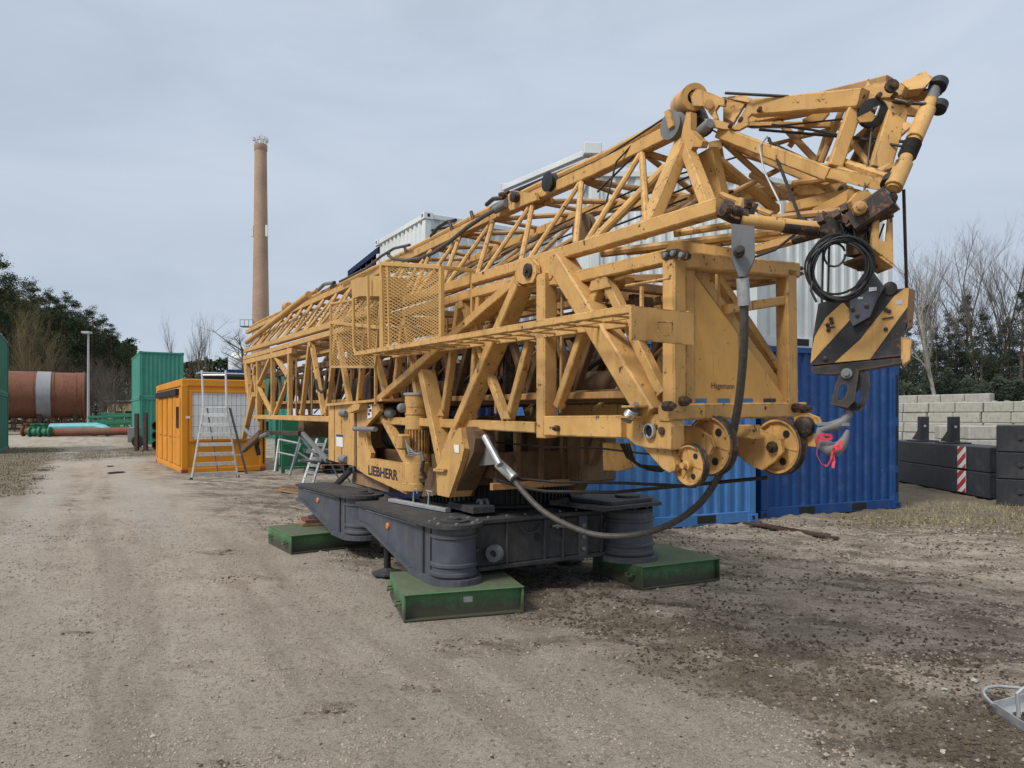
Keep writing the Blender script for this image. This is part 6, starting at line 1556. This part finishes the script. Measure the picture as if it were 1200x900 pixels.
def build_loose():
    # hook block: its own thing, hanging on the hoist ropes
    ex = V((.86, -.51, 0)).normalized(); nrm = V((-.51, -.86, 0)).normalized()
    cen = W(1006, 388, 3.80)
    s = 1.0
    def H(px, py, off=0.0):
        # point on the block's front plane through cen with normal nrm
        d = V(((px-600)/F, 1, (HY-py)/F)); o = V((0, 0, CH)); t_ = (cen-o).dot(nrm)/d.dot(nrm)
        return o + d*t_ + nrm*off
    t = thing('hook_block', 'black and ochre striped crane hook block hanging from the jib tip', 'hook block', V((cen.x, cen.y, H(1000, 435).z)))
    outline = [(958, 357), (985, 349), (1005, 340), (1045, 336), (1065, 337), (1070, 345), (1066, 384), (1068, 398), (1064, 424), (1050, 430), (952, 433), (949, 424), (953, 395)]
    outline = [(959, 356), (983, 348), (1040, 340), (1066, 337), (1063, 378), (1057, 396), (1055, 418), (950, 428), (953, 392)]
    MB().plate([H(x, y) for x, y in outline], -nrm*.14).build('cheek_plate', 'block_black', t)
    st = [[(988, 354), (995, 362), (996, 375), (950, 426), (951, 412), (955, 394), (968, 372)],
          [(1048, 347), (1060, 338), (1065.5, 337.5), (1063.5, 360), (1048, 381), (1020, 421), (978, 425), (1008, 398)]]
    for q in st: MB().plate([H(x, y, .0035) for x, y in q], -nrm*.003).build('ochre_stripe', 'ochre', t)
    MB().plate([H(x, y, .001) for x, y in ((1066, 338), (1072, 340), (1069, 382), (1063.5, 386), (1063.2, 360))], -nrm*.10).build('end_plate', 'ochre_grimy_shaded', t)
    MB().plate([H(x, y, .02) for x, y in ((1036, 401), (1056, 396), (1058, 417), (1022, 421))], -nrm*.016).build('lower_bar', 'block_black', t)
    MB().plate([H(x, y, .012) for x, y in ((950, 430), (1060, 418), (1060, 425), (1020, 432), (975, 439), (954, 438))], -nrm*.17).build('base_beam', 'block_black', t)
    MB().plate([H(x, y, .022) for x, y in ((1056, 395), (1068, 398), (1066, 422), (1058, 428), (1056, 420))], -nrm*.15).build('end_post', 'ochre', t)
    MB().plate([H(x, y, .035) for x, y in ((997, 344), (1012, 322), (1024, 320), (1037, 337), (1028, 353), (1020, 372), (1000, 383), (996, 374))], -nrm*.03).build('centre_plate', 'undergrey', t)
    for (x, y) in ((974, 374), (971, 387), (967, 420), (1000, 363), (1016, 359), (1005, 370), (1038, 363), (1042, 365), (1038, 386), (1031, 413), (975, 378), (970, 381)):
        MB().lathe(H(x, y, .036 if 996 < x < 1022 and y < 374 else .004), nrm, [(.011, 0), (.011, .009), (.007, .011)], 10).build('bolt', 'block_black', t, smooth=True)
    MB().plate([H(x, y, .038) for x, y in ((1019, 338), (1028, 337.5), (1028, 341.5), (1019, 343))], -nrm*.002).build('type_plate', 'signwhite', t)
    MB().plate([H(x, y, .038) for x, y in ((1006, 349.5), (1012, 349), (1012, 351.5), (1006, 352))], -nrm*.002).build('type_plate', 'steel', t)
    MB().plate([H(x, y, .0055) for x, y in ((1050, 352.5), (1058, 351.5), (1057.5, 356.5), (1050, 357.5))], -nrm*.002).build('type_plate', 'steel', t)
    for (x, y) in ((1043, 338), ):
        MB().lathe(H(x, y, -.02), nrm, [(.02, 0), (.035, .005), (.035, .03), (.02, .035)], 14).build('rope_anchor', 'block_black', t, smooth=True)
    for (x, y, x1, y1) in ((969, 384.5, 979, 383), (1034, 374, 1047, 371.5)):
        MB().beam(H(x, y, .008), H(x1, y1, .008), .006, .01, nrm).build('weld_strip', 'block_black', t)
    # rotating link with two slots below the block
    def ringplate(outer, inner, off, th, name, mat):
        mb = MB(); n = len(outer)
        A = [H(x, y, off) for x, y in outer]; Bq = [H(x, y, off) for x, y in inner]
        A2 = [p-nrm*th for p in A]; B2 = [p-nrm*th for p in Bq]
        vs = A+Bq+A2+B2; fs = []
        for i in range(n):
            j = (i+1) % n
            fs += [(i, j, n+j, n+i), (2*n+i, 3*n+i, 3*n+j, 2*n+j), (i, 2*n+i, 2*n+j, j), (n+i, n+j, 3*n+j, 3*n+i)]
        mb.add(vs, fs); return mb.build(name, mat, t)
    ringplate([(987, 435), (994, 428), (1002, 428), (1007, 436), (1002, 470), (994, 478), (974, 474), (980, 450)], [(985, 452), (989, 450), (993, 451), (994, 456), (990, 466), (987, 469), (982, 468), (983, 460)], .03, .03, 'shackle_plate', 'block_black')
    ringplate([(1004, 438), (1012, 434), (1018, 438), (1019, 452), (1012, 478), (1006, 484), (996, 480), (999, 460)], [(1003, 460), (1005, 457), (1008, 457), (1010, 461), (1008, 470), (1005, 474), (1001, 472), (1002, 466)], .0, .05, 'shackle_plate', 'block_black')
    MB().plate([H(x, y, .0) for x, y in ((976, 466), (1000, 470), (1012, 474), (1006, 482), (990, 480), (974, 474))], -nrm*.09).build('shackle_base', 'block_black', t)
    MB().lathe(H(993, 438, .03), nrm, [(.028, 0), (.028, .012), (.014, .014), (.014, .03)], 16).build('shackle_pin', 'grey_cast', t, smooth=True)
    # the hook
    hk = [(995, 478), (994, 485), (989, 493), (980, 498), (968, 501), (961, 504), (959, 512), (962, 520), (970, 526), (979, 527), (986, 521), (990, 513), (993, 504)]
    mb = MB(); mb.tube([H(x, y, -.03) for x, y in hk], [.02, .022, .026, .03, .026, .024, .026, .034, .042, .04, .030, .02, .010], 12); mb.build('hook', 'grey_cast', t, smooth=True)
    mb = MB(); mb.beam(H(958, 497, -.03), H(995, 497.5, -.03), .02, .05, nrm); mb.build('hook_latch', 'grey_cast', t)
    # ribbon tied to the hook
    ob = MB(); 
    def strip(pts, w, off):
        P = [H(x, y, off+.01*math.sin(i*1.3)) for i, (x, y) in enumerate(pts)]
        for p, q in zip(P, P[1:]): ob.beam(p, q, w, .004, nrm, .1)
    strip([(959, 520), (960, 510), (966, 509), (974, 510), (975, 514), (968, 515), (961, 513)], .014, .03)
    strip([(988, 516), (985, 522), (979, 524), (976, 530), (978, 540), (977, 548)], .015, .035)
    strip([(984, 518), (988, 525), (983, 526), (978, 522)], .013, .045)
    strip([(977, 526), (975, 538), (970, 546), (967, 545)], .009, .03)
    strip([(959, 520), (958, 532), (963, 543), (969, 546)], .003, .02)
    o = ob.build('red_ribbon', 'ribbon', None, H(970, 545)); tag(o, 'bright red ribbon tied round the crane hook', 'ribbon')
    # coiled cable
    mb = MB(); rnd = random.Random(11)
    cc = W(983, 312, 3.66)
    u = V((.93, -.36, 0)).normalized(); n_ = u.cross(UZ)
    for k in range(11):
        R = (35 + rnd.uniform(-4, 3))/F*3.66; off = n_*rnd.uniform(-.03, .03) + u*rnd.uniform(-.015, .022) - UZ*rnd.uniform(-.008, .03)
        pts = []
        for i in range(41):
            a = 2*math.pi*i/40 + rnd.uniform(-.01, .01)+k
            pts.append(cc+off + u*R*(.97+.03*math.sin(3*a+k))*math.cos(a) + UZ*R*1.06*math.sin(a) + n_*.02*math.sin(2*a+k))
        mb.tube(pts, .0062, 6)
    mb.tube([W(952, 330, 3.65), W(950, 340, 3.64), W(957, 354, 3.63)], .006, 6)
    for k in range(3): mb.tube([W(975+k*8, 283, 3.7), W(990+k*4, 268, 3.74), W(1000+k*3, 262, 3.74)], .009, 6)
    pts = [cc + u*(-.02+.05*math.cos(a))-UZ*(-.06+.06*math.sin(a)) for a in [i*.4 for i in range(16)]]
    mb.tube(pts, .006, 6)
    o = mb.build('cable_coil', 'black', None, cc, smooth=True); tag(o, 'coil of black cable hanging above the striped hook block', 'cable coil')
    # galvanised bar with hooks lying on the front arm
    a, b = Lc(.55, -.93, .735), Lc(1.32, -.93, .735)
    a, b = V((*(onZ(458, 586, .735)).xy, .735)), V((*(onZ(525, 598, .735)).xy, .735))
    t = thing('hook_bar', 'galvanised angle bar with two bent hooks lying on the front outrigger arm', 'bar', (a+b)/2)
    MB().beam(a, b, .06, .035).build('bar', 'steel', t)
    for f, s_ in ((.42, 1), (.68, -1)):
        p = a.lerp(b, f)+UZ*.02; d = (b-a).normalized()
        MB().tube([p, p+UZ*.10+d*.01, p+UZ*.13+d*.03*s_, p+UZ*.128+d*.075, p+UZ*.09+d*.07], .008, 8).build('hook', 'steel', t, smooth=True)
    # timbers
    for k in range(2):
        p, q = onB(428-8*k, 572+3*k, -.35+.35*k), onB(505, 590, -.30+.35*k)
        p, q = Lc(-1.9+.2*k, -.62+.26*k, .80), Lc(-.62, -.62+.26*k, .80)
        o = MB().beam(p, q, .16, .16, UZ).build('timber_beam', 'wood', None, (p+q)/2)
        tag(o, ['brown timber beam lying under the lettered side plate, nearer the camera', 'brown timber beam lying behind another under the lettered side plate'][k], 'timber')
    # rear jack shim boards
    j = Lc(-2.4, -1.10, 0); dd = Lc(-.82, -.94, 0); c = dd+(j-dd)*.8
    for k in range(2):
        o = MB().box(V((c.x, c.y, .218+.04*k)), .5-.08*k, .36, .038, V((.9, .43, 0)).normalized()).build('shim_board', 'rust' if k else 'wood', None, V((c.x, c.y, .218+.04*k)))
        tag(o, ['brown shim board directly on the rear green pad', 'reddish shim board on top of another under the rear jack foot'][k], 'board')
    for k, (px, py, r_, lab) in enumerate(((771, 722, .018, 'white round stone on the dark mud right of the nearest green pad'), (1024, 818, .022, 'pale grey stone on the mud left of the metal tray'), (1141, 796, .02, 'pale stone above the rim hoop of the metal tray'),
                                         (976, 717, .022, 'dark earth clod alone on the mud below the flat bars'), (1107, 806, .018, 'pale stone left of the metal tray hoop'), (179, 864, .014, 'small white stone on the pale road at lower left'), (1106, 881, .016, 'pale stone nearest the bottom edge on the right'))):
        c = onZ(px, py); mb = MB(); rock(mb, c+UZ*(r_*.3+ground_h(c.x, c.y, masks(c.x, c.y))), r_, 50+k)
        me = mb.build('stone', 'clod' if k == 3 else 'palestone', None, c, smooth=True); tag(me, lab, 'stone')
# ================================================================== TREES
def tubes(mb, pts, rs, n=5): mb.tube(pts, rs, n, False)
def bare_tree_meshes(seed, H, lean=.0, spread=.55, levels=4, r0=None, stems=1, start=.28, up=.55, dens=1.0):
    rnd = random.Random(seed); trunk, crown = MB(), MB()
    r0 = r0 or H*.013
    def grow(p, d, L, r, lev, mb):
        n = 4 if lev < 2 else 3; pts = [p]; rs = [r]; q = p; dd = d.copy()
        for i in range(n):
            dd = (dd + V((rnd.uniform(-1, 1), rnd.uniform(-1, 1), rnd.uniform(-.3, .6)))*(.11+.05*lev)).normalized()
            q = q + dd*L/n; pts.append(q); rs.append(r*(1-(i+1)/n*(.66 if lev < levels else .8)))
        mb.tube(pts, rs, 7 if lev == 0 else (4 if lev < 3 else 3), False)
        if lev >= levels: return
        nb = int((9 if lev == 0 else 6 if lev == 1 else 5)*dens)
        for k in range(nb):
            f = rnd.uniform(start if lev == 0 else .2, 1.0)
            i = min(n-1, int(f*n)); b = pts[i].lerp(pts[i+1], f*n-i); rb = rs[i]*(1-.0)*.55
            a = rnd.uniform(0, 6.28); side = V((math.cos(a), math.sin(a), 0))
            nd = (dd*up + side*spread*rnd.uniform(.6, 1.3) + UZ*rnd.uniform(.1, .5)).normalized()
            grow(b, nd, L*rnd.uniform(.38, .6)*(1.05-.35*f if lev == 0 else 1), rb, lev+1, crown)
    for s in range(stems):
        d = V((lean+rnd.uniform(-.12, .12)*(stems > 1), rnd.uniform(-.1, .1), 1)).normalized()
        grow(V((rnd.uniform(-.3, .3)*(stems > 1), rnd.uniform(-.3, .3)*(stems > 1), 0)), d, H*rnd.uniform(.8, 1)/(1 if levels else 1)*.86, r0*(1 if stems == 1 else .6), 0, trunk)
    return trunk, crown
def conifer_meshes(seed, H, base=.35, wid=.2, leaf=.30, n=2600, spruce=False):
    """trunk with limbs; crown of many needle tufts gathered on the limb ends"""
    rnd = random.Random(seed); trunk, crown = MB(), MB()
    bend = rnd.uniform(-.03, .03)
    ax = lambda z: V((bend*z*z/H, 0, z))
    trunk.tube([ax(0), ax(H*.3), ax(H*.6), ax(H*.97)], [H*.016, H*.013, H*.009, .02], 7, False)
    nl = 34 if not spruce else 46; tufts = []
    for k in range(nl):
        f = (k+rnd.random())/nl; z = H*(base+(1-base)*f*.97)
        prof = (1-f)**.85+.06 if spruce else (math.sin(math.pi*min(1, .16+f*.84))**.7*.9+.12)
        L = H*wid*prof*rnd.uniform(.55, 1.2)
        a = rnd.uniform(0, 6.28); up = (rnd.uniform(-.25, .1) if spruce else rnd.uniform(.0, .55))
        d = V((math.cos(a), math.sin(a), up)).normalized(); p = ax(z)
        mid = p+d*L*.55+UZ*rnd.uniform(-.02, .05)*L; e = p+d*L
        trunk.tube([p, mid, e], [H*.0045*(1.2-f), H*.003*(1.2-f), .012], 4, False)
        m = max(2, int(L*(2.3 if not spruce else 3)))
        for i in range(m):
            g_ = .3+.75*(i+rnd.random())/m
            c = p.lerp(e, g_)+V((rnd.gauss(0, .16*L), rnd.gauss(0, .16*L), rnd.gauss(.08, .08)*L))
            tufts.append((c, (.34+.11*L)*rnd.uniform(.6, 1.2)))
    tufts.append((ax(H), .5)); tufts.append((ax(H*.96), .6))
    per = max(8, n//len(tufts))
    for c, r in tufts:
        for i in range(per):
            o = V((rnd.gauss(0, .5), rnd.gauss(0, .5), rnd.gauss(0, .34)))*r
            q = c+o; s = leaf*rnd.uniform(.5, 1.25)
            u = V((rnd.uniform(-1, 1), rnd.uniform(-1, 1), rnd.uniform(-.5, .9))).normalized(); w = u.orthogonal().normalized()
            th = rnd.uniform(0, 6.28); w = (w*math.cos(th)+u.cross(w)*math.sin(th))
            crown.add([q-u*s*.5, q+w*s*.22, q+u*s*.6, q-w*s*.2], [(0, 1, 2, 3)])
    return trunk, crown
def plant(kind, label, cat, group, meshes, loc, mats, scale=1.0, rot=0.0, proto={}):
    key = id(meshes)
    if key not in proto:
        t = thing(kind, label, cat, (0, 0, 0), group)
        a = meshes[0].build('trunk', mats[0], t, smooth=True); b = meshes[1].build('crown', mats[1], t)
        proto[key] = t; o = t; 
    else:
        o = copy_tree(proto[key]); o['label'] = label; o['category'] = cat
        if group: o['group'] = group
    o.location = (loc[0], loc[1], 0); o.scale = (scale,)*3; o.rotation_euler = (0, 0, rot)
    return o
def at(px, D): return ((px-600)/F*D, D)
def hgt(py, D): return CH+(HY-py)/F*D
def build_trees():
    rnd = random.Random(21)
    pines = [conifer_meshes(100+k, 16, .18, .21, .19, 18000) for k in range(4)]
    # left wood: pines by (photo column, tree-top row, distance)
    L1 = 'tall dark pine in the wood behind the rusty tank'
    for k, (px, py, D) in enumerate(((-52, 285, 72), (-30, 300, 78), (-6, 296, 74), (16, 318, 80), (38, 330, 84), (58, 338, 82), (76, 341, 88), (92, 352, 90), (106, 358, 88), (120, 368, 95), (132, 380, 92), (-15, 330, 92), (28, 345, 95), (66, 356, 99), (98, 372, 101))):
        m = pines[k % 4]
        plant('pine_tree', L1, 'pine tree', 'pines behind the rusty tank', m, at(px, D), ('bark_pine', 'needles'), hgt(py, D)/16.3, rnd.uniform(0, 6.3))
    lone = conifer_meshes(140, 12, .55, .17, .36, 1500)
    plant('pine_tree', 'small lone pine with a flat crown left of the upper teal container', 'pine tree', None, lone, at(151, 96), ('bark_pine', 'needles'), hgt(395, 96)/12.3, .4)
    # brushwood in front of the pines
    br = [bare_tree_meshes(200+k, 7, 0, .6, 4, .07, 3, .12, .6, 1.15) for k in range(3)]
    for k, (px, py, D) in enumerate(((14, 428, 70), (62, 424, 71), (80, 430, 69), (96, 424, 74), (116, 426, 75), (132, 428, 76), (147, 434, 78), (125, 436, 70), (50, 428, 69), (108, 432, 71))):
        plant('bare_shrub', 'bare brown brushwood below the pines behind the rusty tank', 'shrub', 'brushwood behind the rusty tank', br[k % 3], at(px, D), ('bark', 'bark'), hgt(py, D)/6.6, rnd.uniform(0, 6.3))
    ys = bare_tree_meshes(230, 8, 0, .45, 4, .06, 4, .1, .7, 1.3)
    plant('bare_shrub', 'olive-brown leafless willow bush rising behind the left part of the rusty tank', 'shrub', None, ys, at(37, 68), ('twig', 'twig'), hgt(376, 68)/7.4, 0)
    lt = bare_tree_meshes(232, 8, .12, .4, 2, .12, 1, .6, .6, .6)
    plant('dead_tree', 'pale leaning bare trunk left of the low cream house', 'tree', None, lt, at(132, 76), ('bark_pale', 'bark'), hgt(432, 76)/7.2, 0)
    # far wood between the containers, and bare poplars over the office
    def mass(name, x0, x1, D, top, n, seed, label, mat='needles', dd=10):
        r = random.Random(seed); mb = MB()
        for i in range(n):
            px = r.uniform(x0, x1); d_ = D+r.uniform(0, dd)
            tp = top(px)+8*noise.noise(V((px*.11, seed, 0)))+5*noise.noise(V((px*.37, seed, 3)))
            h = hgt(tp, d_)*(1-r.random()**2.0*.98); x, y = at(px, d_)
            s = r.uniform(.16, .42)*D/80; u = V((r.uniform(-1, 1), r.uniform(-1, 1), r.uniform(-.6, .9))).normalized(); w = u.orthogonal().normalized()
            q = V((x, y, max(.2, h)))
            mb.add([q-u*s*.6, q+w*s*.35, q+u*s*.6, q-w*s*.35], [(0, 1, 2, 3)])
        tag(mb.build(name, mat, None), label, 'wood', None, 'stuff')
    mass('far_wood', 195, 330, 118, lambda p: 428-(p-195)*.10, 11000, 5, 'distant dark wood beyond the site office and the bright blue container', 'needles', 8)
    mass('pine_wood', -60, 160, 106, lambda p: 340+max(0, p)*.42, 40000, 6, 'dark far part of the pine wood behind the rusty tank', 'needles', 12)
    po = [bare_tree_meshes(300+k, 10, 0, .28, 3, .07, 1, .25, .95, 1.0) for k in range(2)]
    for k, (px, py, D) in enumerate(((205, 404, 92), (219, 397, 95), (226, 402, 97), (236, 388, 90), (245, 398, 94))):
        plant('bare_tree', 'thin bare poplar standing beyond the yellow site office', 'bare tree', 'bare poplars beyond the site office', po[k % 2], at(px, D), ('bark', 'bark'), hgt(py, D)/9, rnd.uniform(0, 6))
    oak = bare_tree_meshes(320, 9, -.05, 1.0, 4, .2, 1, .5, .25, .9)
    plant('bare_tree', 'crooked bare oak with thick dark limbs at the foot of the chimney', 'bare tree', None, oak, at(294, 60), ('bark', 'bark'), hgt(388, 60)/8.3, 1.2)
    # right wood
    big = [bare_tree_meshes(400+k, 15, 0, .42, 4, .12, 2 if k == 1 else 1, .3, .6, 1.15) for k in range(3)]
    for k, (px, py, D, lab) in enumerate(((1096, 292, 58, 'bare tree right of the hook block, leftmost of the tall row behind the block wall'), (1124, 294, 60, 'bare tall tree, second of the row behind the block wall'), (1146, 298, 57, 'bare tall tree, third of the row behind the block wall'),
                                          (1170, 292, 61, 'bare tall tree, fourth of the row behind the block wall'), (1190, 306, 60, 'bare tall tree near the right edge behind the block wall'), (1226, 300, 58, 'bare tall tree beyond the right edge'))):
        plant('bare_tree', lab, 'bare tree', 'tall bare trees behind the block wall', big[k % 3], at(px, D), ('bark', 'bark'), hgt(py, D)/13.6, rnd.uniform(0, 6))
    bi = bare_tree_meshes(450, 11, .03, .5, 4, .16, 1, .35, .7, 1.0)
    plant('birch_tree', 'pale-trunked bare birch standing just behind the block wall', 'birch', None, bi, at(1104, 51), ('bark_pale', 'bark_pale'), hgt(352, 51)/9.6, 2.2)
    sp = [conifer_meshes(500+k, 11, .04, .27, .125, 22000, True) for k in range(3)]
    for k, (px, py, D) in enumerate(((1062, 372, 56), (1084, 352, 59), (1112, 362, 62), (1134, 338, 60), (1150, 362, 57), (1174, 376, 60), (1196, 334, 55), (1216, 346, 56), (1044, 390, 60), (1160, 380, 64), (1098, 386, 55), (1070, 398, 62), (1120, 375, 65), (1184, 372, 63))):
        plant('spruce_tree', 'dark shaggy conifer in the wood behind the concrete block wall', 'conifer', 'conifers behind the block wall', sp[k % 3], at(px, D), ('bark', 'needles2'), hgt(py, D)/11.2, rnd.uniform(0, 6))
    mass('conifer_thicket', 1030, 1260, 66, lambda p: 418+24*noise.noise(V((p*.045, 5, 1))), 15000, 9, 'dark conifer thicket low behind the concrete block wall', 'needles2', 5)
    mass('undergrowth', 1030, 1260, 53, lambda p: 445+26*noise.noise(V((p*.05, 2, 7))), 7000, 12, 'dim undergrowth right behind the concrete block wall', 'needles2', 3)
# ================================================================== BUILD
build_pads()
build_crane()
make_ground()
build_loose()
scatter_gravel()
build_containers(); build_office(); build_ladder(); build_chimney(); build_far_left(); build_puddles(); build_right(); build_behind_crane()
build_trees()
def spot_right(r):
    x = r.uniform(4.6, 10.5); y = r.uniform(8.6, 12.8)
    return (x, y) if masks(x, y)[1] > .35+r.random()*.4 and x < y*.8 and not (x < 6.75 and y > 10.6+(x-3.8)*.43) else (None, None)
blades('dry_grass', spot_right, 6500, .075, 'drygrass', 'dry straw-coloured grass before the deep blue container and the black ballast', 31, .9, .0028)
def spot_left(r):
    y = r.uniform(12.5, 36); x = r.uniform(-.80, -.50)*y
    return (x, y) if masks(x, y)[1] > .4+r.random()*.4 else (None, None)
blades('verge_grass', spot_left, 26000, .05, 'greengrass', 'short tired grass on the verges left of the road and before the teal containers', 32, 1.1, .004)
